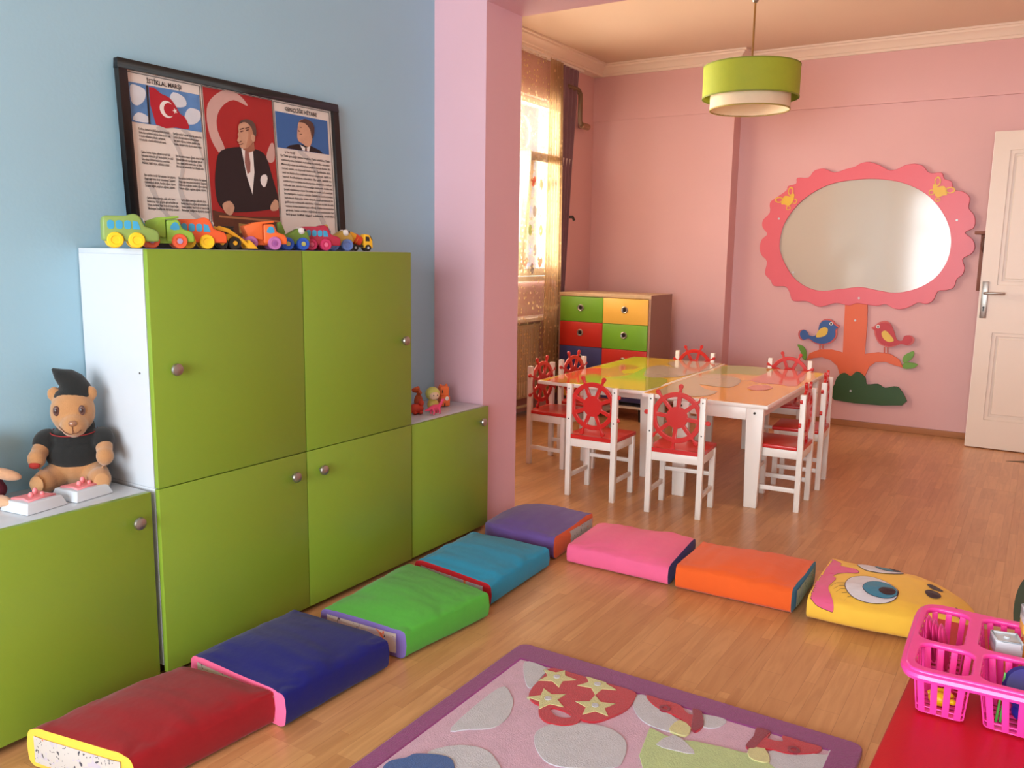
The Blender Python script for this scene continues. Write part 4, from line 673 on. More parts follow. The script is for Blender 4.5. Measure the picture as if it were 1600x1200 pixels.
cushion('bright green floor cushion with violet end in front of the base cabinet',K['green'],F_['green'],(F_['violet'],F_['violet']),patch=(1,0),seed=3,h=0.1)
cushion('turquoise floor cushion with red end in front of the corner cabinet',K['teal'],F_['teal'],(F_['dred'],F_['dred']),patch=(1,0),seed=4,h=0.092)
cushion('purple rounded floor cushion with orange end at the foot of the pillar',[(-2.085,3.36),(-1.672,3.37),(-1.640,2.960),(-2.075,2.95)],F_['purple'],(F_['orange'],F_['orange']),taper=-1,patch=(0,1),seed=5,esides=(0,1),h=.100)
cushion('pink floor cushion with deep violet ends, between purple and orange ones',K['pink'],F_['pink'],(F_['dviolet'],F_['dviolet']),patch=(1,0),seed=6,h=0.082)
cushion('orange floor cushion with blue ends, next to the yellow face cushion',K['orange'],F_['orange'],(F_['sky'],F_['sky']),patch=(0,1),seed=7,h=0.098)
yc,ycv=cushion('yellow pointed floor cushion printed with a big-eyed face',[(-.618,3.39),(-.085,3.36),(-.085,2.945),(-.612,2.945)],F_['yellow'],(F_['lgreen'],F_['yellow']),taper=1,seed=8,esides=(1,0),h=.104,e=.36)
# face prints draped on the yellow cushion
bm=bmesh.new(); bm.from_mesh(ycv.data); bm.transform(W(ycv)); bvh=BVHTree.FromBMesh(bm); bm.free()
def drape(name,L,m,lay,sm=4,holes=None):
    loops=[crom(L,sm) if sm else L]+([crom(x,sm) for x in holes] if holes else [])
    cu=bpy.data.curves.new('c','CURVE'); cu.dimensions='2D'; cu.fill_mode='BOTH'
    for q in loops:
        s_=cu.splines.new('POLY'); s_.points.add(len(q)-1)
        for i,p in enumerate(q): s_.points[i].co=(p[0],p[1],0,1)
        s_.use_cyclic_u=True
    o=bpy.data.objects.new('c',cu); C.objects.link(o); me=bpy.data.meshes.new_from_object(o.evaluated_get(bpy.context.evaluated_depsgraph_get())); bpy.data.objects.remove(o)
    bm=bmesh.new(); bm.from_mesh(me); bmesh.ops.remove_doubles(bm,verts=bm.verts,dist=1e-6)
    for _ in range(5):
        es=[e for e in bm.edges if e.calc_length()>.014]
        if not es: break
        bmesh.ops.subdivide_edges(bm,edges=es,cuts=1); bmesh.ops.triangulate(bm,faces=bm.faces)
    bad=[]
    for v in bm.verts:
        src=Vector((0,0,1.27)); h=bvh.ray_cast(src,(Vector((v.co.x,v.co.y,.12))-src).normalized())   # outlines were measured at z=.12 along the viewing ray
        if h[0] is None or h[0].z<.008: bad.append(v)
        else: v.co=h[0]+(h[1] if h[1].dot(src-h[0])>0 else -h[1])*(.0012+.0009*lay)
    bmesh.ops.delete(bm,geom=bad,context='VERTS')
    bm.to_mesh(me); bm.free(); me.materials.clear(); me.polygons.foreach_set('use_smooth',[True]*len(me.polygons))
    o=link(name,me,m,ycv); me.transform(W(ycv).inverted()); return o
FK=fab('dark_line',(70,20,30)); FW=fab('white',(216,212,220)); FBn=fab('dark_brown',(58,16,18)); FI=fab('iris',(62,130,160)); FP=fab('snout_pink',(226,96,140))
drape('printed_outline',grow(D['snout'],1.018),FK,0); drape('printed_snout',D['snout'],FP,1)
for a,b,c in (('eyeA','irisA','pupilA'),('eyeB','irisB','pupilB')):
    drape('printed_outline',grow(D[a],1.03),FK,1); drape('printed_eye_white',D[a],FW,2); drape('printed_iris_outline',grow(D[b],1.04),FK,3); drape('printed_iris',D[b],FI,4); drape('printed_pupil',D[c],FBn,5)
for L in D['nostrils']: drape('printed_spot',L,FBn,1)
for L in D['lash']:
    w_=.0022; Q=[(a,b+w_) for a,b in L]+[(a,b-w_) for a,b in L[::-1]]; drape('printed_lash',Q,FK,1,0)
# ================================================================ RUG
rug=thing('play_rug','purple bordered children rug with red cup, shoes and pale blobs','rug',(-.83,1.45,0))
RP=mat('rug_purple',(138,50,114),.95,.18,60,1.0,260,sheen=.3); RPK=mat('rug_pale_pink',(206,166,186),.95,.14,30,1.0,260,sheen=.3); RG=mat('rug_grey',(194,192,198),.95,.12,30,1.0,260,sheen=.3)
RR=mat('rug_red',(186,34,48),.95,.16,60,1.0,260,sheen=.3); RC=mat('rug_crimson',(140,24,48),.95,.16,60,1.0,260,sheen=.3); RY=mat('rug_straw',(206,200,140),.95,.12,60,1.0,260,sheen=.3)
RGn=mat('rug_green',(182,200,136),.95,.12,40,1.0,260,sheen=.3); RB=mat('rug_blue',(44,84,148),.95,.16,60,1.0,260,sheen=.3)
o0=(-1.338,.62); o1=(-.292,2.215)
flat('border',[rrect(o0[0],o1[0],o0[1],o1[1],.03),[(-1.285,.69),(-.362,.69),(-.362,2.142),(-1.285,2.120)][::-1]],.016,RP,rug,'XY',.001,0,.003,True)
fi=lambda L:[(max(-1.283,min(-.364,a)),max(.695,min(2.12+.02*(a+1.285)/.92,b))) for a,b in L]
flat('field',[(-1.284,.691),(-.363,.691),(-.363,2.141),(-1.284,2.119)],.012,RPK,rug,'XY',.001,0,0,True)
def rf(name,L,m,th,sm=4,holes=None):
    return flat(name,[crom(fi(L),sm) if sm else fi(L)]+([crom(h,4) for h in holes] if holes else []),th,m,rug,'XY',.0125,0,.001,True)
for L in D['pale_blobs']: rf('pale_blob',L,RG,.0035)
rf('green_patch',D['green_patch'],RGn,.0045,2); rf('grey_patch',D['green_grey'],RG,.006,2)
rf('blue_flower',D['blue_blob'],RB,.007)
for (x,y,r,m) in ((-.72,1.30,.13,RG),(-1.05,1.18,.14,RG),(-.62,1.05,.15,RGn),(-1.1,.88,.12,RG)): rf('round_blob',circ(x,y,r,14),m,.0035,3)
rf('cup_handle',D['handle'],RR,.006,4,[D['handle_hole']]); rf('cup',D['cup'],RR,.0065,3)
for i,(x,y) in enumerate(D['stars']):
    q=rf('cup_flower',star(x,y,.060,5,.46,.3+i),RY,.0085,2); flat('flower_centre',circ(x,y,.010,12),.011,RG,rug,'XY',.0125,0,0,True)
rf('shoe',D['shoe1'],RR,.0065,3); rf('shoe',D['shoe2'],RR,.0065,3)
for L in D['shoe_heels']: rf('shoe_heel',L,RC,.0078,3)
for L in D['creams']: rf('sole',L,RY,.0075,2)
for x,y in D['buckles']: flat('buckle',[circ(x,y,.016,14),circ(x,y,.008,14)],.009,RC,rug,'XY',.0125,0,0,True)
# ================================================================ RED TABLE, BASKET AND CONTENTS
rt=thing('red_table','red topped low table at the right front corner','table',(.25,1.40,0)); RT=mat('red_laminate',(196,18,34),.35,.05,4,.15,500,spec=.4)
Q=[(-.137,1.965),(-.185,.75),(.75,.72),(.80,1.955)]
flat('tabletop',Q,.022,RT,rt,'XY',.478,0,.003,True)
for x,y in ((-.09,1.90),(.72,1.88),(-.12,.82),(.68,.80)): obj('leg',MB().box(x-.02,x+.02,y-.02,y+.02,0,.478),RT,rt,bevel=.003,world=True)
HP=mat('hot_pink_plastic',(255,66,166),.28,.03,6,coat=.3)
bk=thing('pink_basket','hot pink slatted plastic caddy basket on the red table','basket',(.04,1.63,.5))
ZR=.594; bot=.505
cells=[(-.131,-.046,1.487,1.588),(-.139,-.066,1.603,1.762),(-.034,.115,1.490,1.602),(-.045,.115,1.618,1.764),(.133,.240,1.490,1.602),(.133,.240,1.618,1.764)]
rimo=[(-.147,1.530),(-.142,1.488),(-.120,1.468),(-.04,1.472),(.10,1.478),(.235,1.482),(.255,1.50),(.255,1.76),(.235,1.785),(.08,1.788),(-.03,1.780),(-.10,1.786),(-.135,1.780),(-.150,1.750),(-.150,1.65)]
flat('rim',[crom(rimo,3)]+[rrect(a,b,c,d_,.022,5) for a,b,c,d_ in cells],.009,HP,bk,'XY',ZR-.004,0,.003,True)
lip=MB(); rr=crom(rimo,3); rr.append(rr[0]); lip.tube([(a,b,ZR-.006) for a,b in rr],.0075,8,False); obj('rolled_edge',lip,HP,bk,world=True)
for (a,b,c,d_) in cells:
    ins=.010
    def P_(x,y,z):   # tapering basket wall
        k=(ZR-z)/(ZR-bot); cx,cy=(a+b)/2,(c+d_)/2; return (cx+(x-cx)*(1-.16*k),cy+.018*k+(y-cy)*(1-.20*k),z)
    def slat(x,y,dx,dy,wd=.006):
        v=[]
        for z in (ZR-.003,bot):
            for sx,sy in ((-1,-1),(1,-1),(1,1),(-1,1)):
                p=P_(x,y,z); v.append((p[0]+sx*dx,p[1]+sy*dy,z))
        return MB().add(v,[(0,3,2,1),(4,5,6,7),(0,1,5,4),(1,2,6,5),(2,3,7,6),(3,0,4,7)])
    nx=max(2,int(round((b-a)/.024))); ny=max(2,int(round((d_-c)/.028)))
    for i in range(nx):
        x=a+(b-a)*(i+.5)/nx
        for y in (c,d_): obj('slat',slat(x,y,.0052,.0013),HP,bk,bevel=.0006,world=True)
    for i in range(ny):
        y=c+(d_-c)*(i+.5)/ny
        for x in (a,b): obj('slat',slat(x,y,.0013,.0052),HP,bk,bevel=.0006,world=True)
    for z in (bot+.0005,bot+.012):
        L=[P_(x,y,z) for x,y in rrect(a,b,c,d_,.012,3)]; L.append(L[0]); obj('wire_ring',MB().tube(L,.0013,6,False),HP,bk,world=True)
    fx=MB()
    for i in range(5):
        y=c+(d_-c)*(.12+.19*i); p,q=P_(a,y,bot),P_(b,y,bot); fx.box(p[0],q[0],p[1]-.004,p[1]+.004,bot-.0015,bot+.001)
    obj('cell_floor',fx,HP,bk,world=True)
def fl_m(n,c,r=.35,**k): return mat(n,c,r,.05,10,**k)
o=thing('yellow_toy_lemon','yellow toy fruit piece in the front left cell of the pink basket','toy',(-.092,1.548,.507)); obj('fruit_body',MB().ell((0,0,.012),(.018,.011,.012)),fl_m('toy_yellow',(252,214,10)),o); obj('fruit_tip',MB().ell((.020,0,.012),(.006,.005,.005)),fl_m('toy_yellow',(0,0,0)),o)
o=thing('yellow_toy_curve','small curved yellow toy piece behind the fruit in the pink basket','toy',(-.092,1.568,.507)); obj('fruit_body',MB().tube([(-.02,0,.008),(-.008,.004,.012),(.008,.004,.014),(.02,-.002,.012)],[.004,.008,.008,.004],8),fl_m('toy_yellow',(0,0,0)),o)
TP=fl_m('translucent_pink_plastic',(238,70,150),.15,coat=.5)
for i in range(3):
    o=obj('pink_plastic_plate',MB().ell((0,0,0),(.0028,.026,.054),24).ell((.002,.004,0),(.0034,.012,.044),16),TP); o.location=(-.122+.011*i,1.672-.004*i,.572-.004*i); o.rotation_euler=(.42,-.12,-.15)
    tag(o,['curved pink plastic piece leaning at the left wall of the back left basket cell','curved pink plastic piece in the middle of the back left basket cell','curved pink plastic piece rightmost in the back left basket cell'][i],'toy','curved pink pieces in the basket')
def cup(name,lab,x,y,z,s,rot=0,tilt=0):
    o=thing(name,lab,'toy block',(x,y,z),(tilt,0,rot)); obj('block_shell',MB().box(-s,s,-s,s,.018,.042).box(-s,-s+.003,-s,s,.030,.045).box(s-.003,s,-s,s,.030,.045).box(-s+.003,s-.003,-s,-s+.003,.030,.045).box(-s+.003,s-.003,s-.003,s,.030,.045),WHITE,o,bevel=.001)
    obj('yellow_base',MB().box(-s+.0005,s-.0005,-s+.0005,s-.0005,0,.018),fl_m('toy_amber',(236,176,60)),o,bevel=.001); obj('stud',MB().tube([(0,0,.042),(0,0,.046)],.005,10),WHITE,o)
cup('square_block','white square toy block with yellow base in the back middle basket cell',-.004,1.690,.556,.022,.25)
cup('square_block','white square toy block cut by the right photo edge above the basket',.034,1.722,.606,.018,.2)
obj('block_support',MB().box(-.022,.016,1.672,1.708,.507,.5555),fl_m('toy_amber',(0,0,0))); o=bpy.data.objects['block_support']; o.name='amber_block'; tag(o,'amber toy block under the white square block in the basket','toy block')
o=obj('amber_block',MB().box(.022,.052,1.706,1.738,.507,.6055),fl_m('toy_amber',(0,0,0)),None,bevel=.002); tag(o,'amber toy block under the white block at the photo edge','toy block')
gs=thing('green_scissors','green toy scissors standing in the front middle basket cell','scissors',(-.006,1.548,.508)); GM=fl_m('toy_green',(84,176,72))
obj('blade',MB().taper(0,0,.0,.085,.002,.008,.0015,.002,.006,.004),GM,gs,bevel=.0008); obj('blade',MB().taper(.006,.002,.0,.078,.002,.007,.0015,.002,.004,.010),GM,gs,bevel=.0008)
bb=thing('blue_disc_toy','dark blue round toy in the front middle basket cell','toy',(.033,1.548,.512)); BM_=fl_m('toy_navy',(36,34,120))
b=MB(); b.m=Matrix.Translation((0,0,.064))@Matrix.Rotation(1.0,4,'X'); b.lathe([(.004,-.007),(.030,-.006),(.036,0),(.030,.006),(.004,.007)],28); obj('disc',b,BM_,bb)
obj('ball',MB().ell((.0,.012,.017),(.02,.02,.017)),fl_m('toy_blue',(40,40,160)),bb)
# ================================================================ PLANT
pt=thing('rubber_plant','potted plant with big dark green leaves at the right edge behind the basket','plant',(.34,2.75,0)); LM=mat('dark_leaf',(58,66,44),.35,.15,8,coat=.2); PMt=mat('terracotta',(160,92,62),.7,.1,12)
b=MB(); b.lathe([(.085,0),(.115,.20),(.125,.20),(.125,.23),(.108,.23),(.10,.19)],28); obj('pot',b,PMt,pt); b=MB(); b.lathe([(.100,.188),(.10,.200)],24); obj('soil',b,mat('soil',(60,44,34),.9,.3,60),pt)
obj('stalk',MB().tube([(0,0,.45),(-.12,.05,.55),(-.22,.10,.415)],[.006,.005,.003],8),mat('stem_green',(84,80,50),.6),pt)
obj('stem',MB().tube([(0,0,.195),(.01,0,.45),(-.01,.01,.75),(0,0,.95)],[.011,.009,.007,.004],8),mat('stem_green',(84,80,50),.6),pt)
def leaf(p0,p1,wd,droop,tw=0):
    p0=Vector(p0);p1=Vector(p1); d=p1-p0; L=d.length; side=d.cross(Vector((0,0,1))).normalized(); up=side.cross(d).normalized(); side=(Matrix.Rotation(tw,3,d)@side); up=(Matrix.Rotation(tw,3,d)@up); v=[];f=[]; n=12; m=6
    for i in range(n+1):
        t=i/n; w_=wd*math.sin(PI*min(1,max(0,(t-.12)/.88))**.8)**.75 if t>.12 else 0
        w_=max(w_,.002); c=p0+d*t+Vector((0,0,-droop*t*t+droop*.4*t))
        for j in range(m+1):
            s_=(j/m*2-1); v.append(c+side*w_*s_+up*(w_*.25*abs(s_)))
    for i in range(n):
        for j in range(m): k=i*(m+1)+j; f.append((k,k+1,k+m+2,k+m+1))
    return MB().add(v,f)
for a,b_,wd,dr,tw in [((-.22,.10,.41),(-.325,.12,.165),.058,.02,1.45),((.0,0,.66),(-.400,.15,.70),.050,.05,.1),((0,0,.7),(.22,.2,.80),.07,.06,0),((0,0,.75),(.05,-.26,.84),.07,.06,0),((0,0,.5),(.28,-.1,.50),.07,.06,0),((0,0,.9),(.12,.22,1.05),.06,.05,0),((0,0,.93),(.20,-.08,1.10),.06,.05,.2),((0,0,.36),(.15,-.22,.34),.06,.04,.2)]: obj('leaf',leaf(a,b_,wd,dr,tw),LM,pt,angle=80)
# ================================================================ TOY VEHICLES
TB=1.2665
WB=mat('toy_window_blue',(60,160,206),.3)
def wheel(par,x,y,z,r,wd,m,hub=None,side=-1):
    b=MB(); b.m=Matrix.Translation((x,y,z))@Matrix.Rotation(-side*PI/2,4,'X'); b.lathe([(r*.9,0),(r,wd*.15),(r,wd*.85),(r*.9,wd),(r*.55,wd*1.02),(r*.5,wd*.9),(r*.2,wd*.9)],20)
    o=obj('wheel',b,m,par); 
    if hub: b=MB(); b.m=Matrix.Translation((x,y,z))@Matrix.Rotation(-side*PI/2,4,'X'); b.lathe([(r*.36,wd*.85),(r*.36,wd*1.08),(r*.2,wd*1.12)],14); obj('hub',b,hub,o)
def veh(name,lab,y,x,L,col,wcol,kind,hub=None,rot=-27,sc=1.0):
    t=thing(name,lab,'toy vehicle',(x-.016,y,TB),(0,0,R(90+rot)),'toy vehicles on the upper cabinet',sc); w_=.028; M_=col; r=.021
    if kind=='bus':
        P=[(0,.018),(.0,.075),(.006,.085),(.06,.086),(.075,.092),(.088,.090),(.096,.082),(.106,.058),(.135,.050),(.142,.040),(.142,.018)]
        obj('body',MB().prism(P,-w_,w_),M_,t,bevel=.007,seg=3)
        for s in (-1,1):
            for k in range(4): flat('window',rrect(.012+.021*k,.029+.021*k,.050,.073,.007,3) if k<3 else [(.075,.050),(.094,.050),(.088,.070),(.075,.073)],.0016,WB,t,'XZ',(w_-.0006) if s<0 else -(w_+.001),0)
        flat('windscreen',rrect(-.020,.020,-.011,.011,.006,3),.002,WB,t,'YZ',.0,0,extra=Matrix.Translation((.1015,0,.070))@Matrix.Rotation(-.42,4,'Y'))
        e=obj('eyes',MB().ell((.104,-.010,.072),(.004,.007,.009),10).ell((.104,.010,.072),(.004,.007,.009),10),PW,t); obj('pupils',MB().ell((.108,-.010,.071),(.002,.003,.004),8).ell((.108,.010,.071),(.002,.003,.004),8),BLACK,e)
        ax=(.030,.083); 
    elif kind=='dump':
        P=[(.062,.018),(.062,.080),(.096,.082),(.106,.056),(.132,.048),(.138,.036),(.138,.018)]
        obj('cab',MB().prism(P,-w_,w_),M_,t,bevel=.006,seg=3)
        B=[(-.002,.070),(.010,.040),(.028,.030),(.062,.032),(.062,.070),(.098,.085),(.094,.091),(.05,.084)]
        obj('dump_bed',MB().prism([(0,.072),(.014,.036),(.060,.030),(.060,.080),(.098,.086),(.096,.092),(.04,.086)],-w_*1.05,w_*1.05),M_,t,bevel=.005)
        obj('chassis',MB().box(.005,.10,-w_*.6,w_*.6,.014,.034),M_,t,bevel=.003)
        for s in (-1,1): flat('window',[(.072,.054),(.097,.054),(.092,.072),(.080,.072)],.0016,WB,t,'XZ',(w_-.0006) if s<0 else -(w_+.001),2)
        flat('windscreen',rrect(-.018,.018,-.010,.010,.005,3),.002,WB,t,'YZ',0,0,extra=Matrix.Translation((.1015,0,.069))@Matrix.Rotation(-.38,4,'Y'))
        ax=(.022,.096)
    elif kind=='critter':
        obj('body',MB().prism([(0,.020),(-.004,.045),(.004,.055),(.02,.050),(.04,.062),(.062,.074),(.084,.070),(.092,.055),(.098,.035),(.094,.018)],-w_*.85,w_*.85),M_,t,bevel=.009,seg=3)
        e=obj('eyes',MB().ell((.068,-.020,.064),(.013,.010,.012),12).ell((.068,.020,.064),(.013,.010,.012),12),PW,t); obj('pupils',MB().ell((.078,-.024,.067),(.004,.007,.005),8).ell((.078,.024,.067),(.004,.007,.005),8),BLACK,e)
        obj('tail_fin',MB().prism([(-.006,.048),(-.008,.090),(.004,.094),(.020,.055)],-.008,.008),M_,t,bevel=.004); ax=(.018,.070)
    for s in (-1,1):
        for a in ax: wheel(t,a,s*(w_-.010),r,r,.018,wcol,hub,s)
    return t
tm=lambda n,c,r=.45: mat('toy_'+n,c,r,.04,20)
G1=tm('pale_green',(134,162,84)); G2=tm('lime',(146,190,70)); O1=tm('orange_red',(232,96,48)); YW=tm('wheel_yellow',(252,202,34)); OW=tm('wheel_orange',(236,98,62)); PWh=tm('wheel_lilac',(186,112,176)); BW=tm('wheel_blue',(44,98,214)); CR=tm('crimson',(176,44,70)); MG=tm('wheel_magenta',(206,50,104)); OC=tm('ochre',(196,160,72)); GD=tm('moss_green',(112,148,58))
veh('toy_bus','pale green toy bus with yellow wheels, leftmost vehicle on the upper cabinet',1.360,-2.150,.14,G1,YW,'bus')
veh('toy_dump_truck','lime green toy dump truck with orange wheels',1.490,-2.165,.14,G2,OW,'dump',tm('hub_lilac',(176,160,206)))
veh('toy_bus','orange toy bus with yellow wheels and blue windows',1.600,-2.165,.14,O1,YW,'bus')
veh('toy_dump_truck','orange toy dump truck with lilac wheels',1.838,-2.160,.14,tm('orange',(240,112,52)),PWh,'dump',tm('hub_plum',(150,80,150)))
veh('toy_plane','moss green toy with big eye and blue wheels',2.010,-2.175,.1,GD,BW,'critter',tm('hub_gold',(190,190,110)))
veh('toy_bus','crimson toy bus with magenta wheels',2.105,-2.175,.14,CR,MG,'bus',tm('hub_pink',(230,110,150)),sc=.95)
veh('toy_creature_car','ochre toy car with big eye and pale blue wheels',2.245,-2.195,.1,OC,tm('wheel_pale_blue',(110,140,214)),'critter')
# wheel loader
wl_=thing('toy_wheel_loader','yellow and black toy wheel loader in the middle of the row','toy vehicle',(-2.166,1.735,TB),(0,0,R(68)),'toy vehicles on the upper cabinet'); LY=tm('loader_yellow',(240,180,40)); LK=tm('loader_black',(36,34,34))
obj('body',MB().prism([(0,.02),(-.002,.042),(.03,.048),(.06,.036),(.06,.018)],-.02,.02),LY,wl_,bevel=.003)
obj('cab',MB().prism([(.018,.042),(.016,.066),(.046,.068),(.054,.044)],-.016,.016),LK,wl_,bevel=.003)
obj('cab_roof',MB().box(.012,.050,-.018,.018,.066,.070),LK,wl_,bevel=.002)
for s in (-1,1): obj('lift_arm',MB().prism([(-.012,.060),(.0,.070),(.03,.062),(.075,.030),(.10,.006),(.088,.004),(.06,.030),(.025,.050)],s*.024-.003,s*.024+.003),LY,wl_,bevel=.0015)
obj('bucket',MB().prism([(.085,.003),(.090,.030),(.100,.022),(.118,.003)],-.030,.030),LY,wl_,bevel=.002)
for s in (-1,1):
    for a in (.006,.046): wheel(wl_,a,s*.016,.019,.019,.016,LK,LY,s)
# cement truck
cm=thing('toy_cement_truck','small yellow toy truck with red barrel, rightmost vehicle on the upper cabinet','toy vehicle',(-2.196,2.335,TB),(0,0,R(66)),'toy vehicles on the upper cabinet'); CYm=tm('truck_yellow',(246,190,44))
obj('cab',MB().prism([(.062,.012),(.060,.058),(.066,.062),(.084,.060),(.096,.038),(.098,.012)],-.018,.018),CYm,cm,bevel=.003)
obj('chassis',MB().box(-.002,.064,-.012,.012,.014,.022),LK,cm,bevel=.001)
obj('barrel',MB().tube([(.0,0,.060),(.012,0,.054),(.036,0,.042),(.056,0,.034)],[.008,.018,.020,.012],16),CYm,cm); obj('barrel_band',MB().tube([(.028,0,.046),(.054,0,.034)],[.0205,.0185],16),tm('barrel_red',(216,66,40)),cm)
for s in (-1,1): flat('window',[(.068,.036),(.084,.036),(.082,.052),(.068,.054)],.0016,LK,cm,'XZ',.0175 if s<0 else -.0190,0)
flat('windscreen',rrect(-.015,.015,-.011,.011,.004,3),.002,LK,cm,'YZ',0,0,extra=Matrix.Translation((.0915,0,.048))@Matrix.Rotation(-.5,4,'Y'))
for s in (-1,1):
    for a in (.008,.028,.078): wheel(cm,a,s*.010,.012,.012,.010,LK,WHITE,s)
# ================================================================ TEDDY BEAR
def remesh(mb,name,m,parent,vox=.0045,sm=6):
    me=mb.mesh(name,smooth=False); o=bpy.data.objects.new('tmp',me); C.objects.link(o); md=o.modifiers.new('r','REMESH'); md.mode='VOXEL'; md.voxel_size=vox
    s2=o.modifiers.new('s','SMOOTH'); s2.iterations=sm; s2.factor=.5
    me2=bpy.data.meshes.new_from_object(o.evaluated_get(bpy.context.evaluated_depsgraph_get())); bpy.data.objects.remove(o); me2.name=name; me2.materials.clear(); me2.polygons.foreach_set('use_smooth',[True]*len(me2.polygons))
    return link(name,me2,m,parent)
FUR=mat('tan_plush',(184,132,84),.95,.14,40,.8,500,sheen=.5); FURL=mat('tan_plush_light',(196,146,98),.95,.1,40,.6,500,sheen=.5); BKF=mat('black_felt',(24,26,26),.95,.15,60,.5,500,sheen=.2)
br=thing('teddy_bear','brown teddy bear in black gown and pointed cap on the low cabinet','teddy bear',(-2.338,1.350,.579),(0,0,R(-42)))
br.scale=(.93,.93,1.0)
# local x forward
E=lambda c,r,rot=None:(c,r,rot)
Ry=lambda a:Matrix.Rotation(a,3,'Y'); Rx=lambda a:Matrix.Rotation(a,3,'X'); Rz=lambda a:Matrix.Rotation(a,3,'Z')
b=MB()
for c,r,rot in [((-.005,0,.078),(.070,.080,.078),None),((0,0,.13),(.055,.06,.06),None),((.008,0,.222),(.058,.064,.066),None),((.050,.010,.190),(.044,.038,.036),None),
    ((.072,.075,.034),(.044,.034,.034),Rz(.35)),((.068,-.075,.034),(.044,.034,.034),Rz(-.35)),((.030,.055,.04),(.055,.040,.036),Rz(.5)),((.030,-.055,.04),(.055,.040,.036),Rz(-.5)),
    ((.0,.050,.272),(.014,.021,.022),None),((.0,-.050,.272),(.014,.021,.022),None),
    ((.040,.088,.120),(.046,.025,.026),Rz(.2)@Ry(.45)),((.040,-.088,.120),(.046,.025,.026),Rz(-.2)@Ry(.45)),((.070,.094,.100),(.027,.026,.028),None),((.070,-.094,.100),(.027,.026,.028),None)]: b.ell(c,r,20,rot)
bear=remesh(b,'body',FUR,br)
b=MB()
for c,r,rot in [((-.004,0,.098),(.078,.088,.060),None),((0,0,.145),(.064,.072,.036),None),((.016,.080,.138),(.046,.034,.034),Rz(.25)@Ry(.4)),((.016,-.080,.138),(.046,.034,.034),Rz(-.25)@Ry(.4)),((-.02,0,.175),(.05,.055,.03),None)]: b.ell(c,r,20,rot)
gown=remesh(b,'gown',BKF,br)
tr=[]
for i in range(25):
    a=-PI*.62+PI*1.24*i/24; tr.append((.008+.062*math.cos(a),.066*math.sin(a),.166-.006*math.cos(a)))
obj('collar_trim',MB().tube(tr,.0016,6),mat('red_stitch',(150,40,40),.8),gown)
hat=MB(); pr2=[]
hat.tube([(-.012,0,.262),(-.012,0,.285),(-.010,.006,.305),(0,.028,.322),(.004,.052,.340),(.004,.06,.352)][:1]+[(-.010,0,.272),(-.008,.0,.288),(-.004,.004,.304),(.0,.016,.318),(.004,.034,.330),(.006,.05,.346)],[.057,.056,.050,.040,.030,.018,.003],18); 
obj('pointed_cap',hat,BKF,br,angle=80).data.transform(Matrix.Diagonal((1,-1,1,1)))
obj('nose',MB().ell((.090,.014,.200),(.008,.012,.009)),mat('nose_bronze',(150,104,76),.25,coat=.6),br)
for s in (-1,1):
    o=obj('eye',MB().ell((.056,s*.035,.232),(.006,.010,.015)),mat('bear_eye',(96,66,60),.4),br); obj('pupil',MB().ell((.0615,s*.035,.232),(.002,.005,.007),10),mat('bear_pupil',(60,36,34),.2),o)
obj('mouth',MB().tube([(.082,.036,.180),(.089,.024,.172),(.092,.014,.172),(.094,.014,.192)],.0012,5).tube([(.074,-.026,.190),(.086,-.010,.176),(.092,.004,.170),(.092,.014,.172)],.0012,5),mat('stitch_brown',(100,60,44),.8),br)
obj('paw_patch',MB().ell((.090,-.096,.086),(.010,.016,.010)),mat('red_felt',(170,50,44),.9),br)
for s in (-1,1): obj('foot_pad',MB().ell((.111,s*.089,.036),(.006,.022,.024),14,Rz(s*.35)),FURL,br)
# second plush cut by the left edge
p2=thing('plush_doll','beige plush doll in maroon clothes at the left photo edge','plush toy',(-2.372,1.105,.579),(0,0,R(-30)))
b=MB()
for c,r,rot in [((0,0,.06),(.045,.045,.055),None),((0,0,.15),(.045,.045,.045),None),((.035,.055,.085),(.016,.045,.016),Rx(-.35)),((.03,-.055,.085),(.016,.045,.016),Rx(.35)),((.06,.045,.018),(.055,.017,.017),Rz(.55)),((.06,-.035,.018),(.055,.017,.017),Rz(-.3))]: b.ell(c,r,18,rot)
remesh(b,'body',mat('beige_plush',(206,160,124),.95,.1,40,.6,500,sheen=.4),p2)
b=MB()
for c,r in [((0,0,.055),(.050,.050,.045)),((.02,.015,.04),(.045,.045,.032))]: b.ell(c,r,18)
remesh(b,'dress',mat('maroon_cloth',(92,28,48),.9,.1,40,.5,500),p2)
obj('eye',MB().ell((.043,.015,.16),(.003,.005,.006),8).ell((.043,-.015,.16),(.003,.005,.006),8),BLACK,p2)
# white boxes with pink relief
PK2=mat('salmon_pink_plastic',(240,140,146),.35,.04,10)
def wbx(x,y,rot,lab,par=None):
    t=thing('relief_box',lab,'toy box',(x,y,.579),(0,0,R(rot)),'white boxes on the low cabinet')
    obj('box_base',MB().taper(0,0,0,.028,.054,.060,.044,.050),WHITE,t,bevel=.003,seg=3)
    pl_=flat('pink_plate',[(-.034,-.040),(0,-.030),(.034,-.040),(.028,0),(.034,.040),(0,.030),(-.034,.040),(-.028,0)],.007,PK2,t,'XY',.0262,0,.0015)
    obj('peg',MB().ell((.006,-.012,.038),(.007,.007,.008),12),PK2,t); obj('peg',MB().ell((-.010,.012,.040),(.007,.007,.010),12),PK2,t); obj('peg',MB().ell((.012,.016,.036),(.006,.006,.006),12),PK2,t)
    obj('screw',MB().tube([(.0475,.03,.013),(.0485,.03,.013)],.002,6),DARKM,t)
    return t
wbx(-2.236,1.300,8,'white box with pink star relief, right one in front of the teddy bear')
wbx(-2.232,1.165,8,'white box with pink star relief, left one near the plush doll')
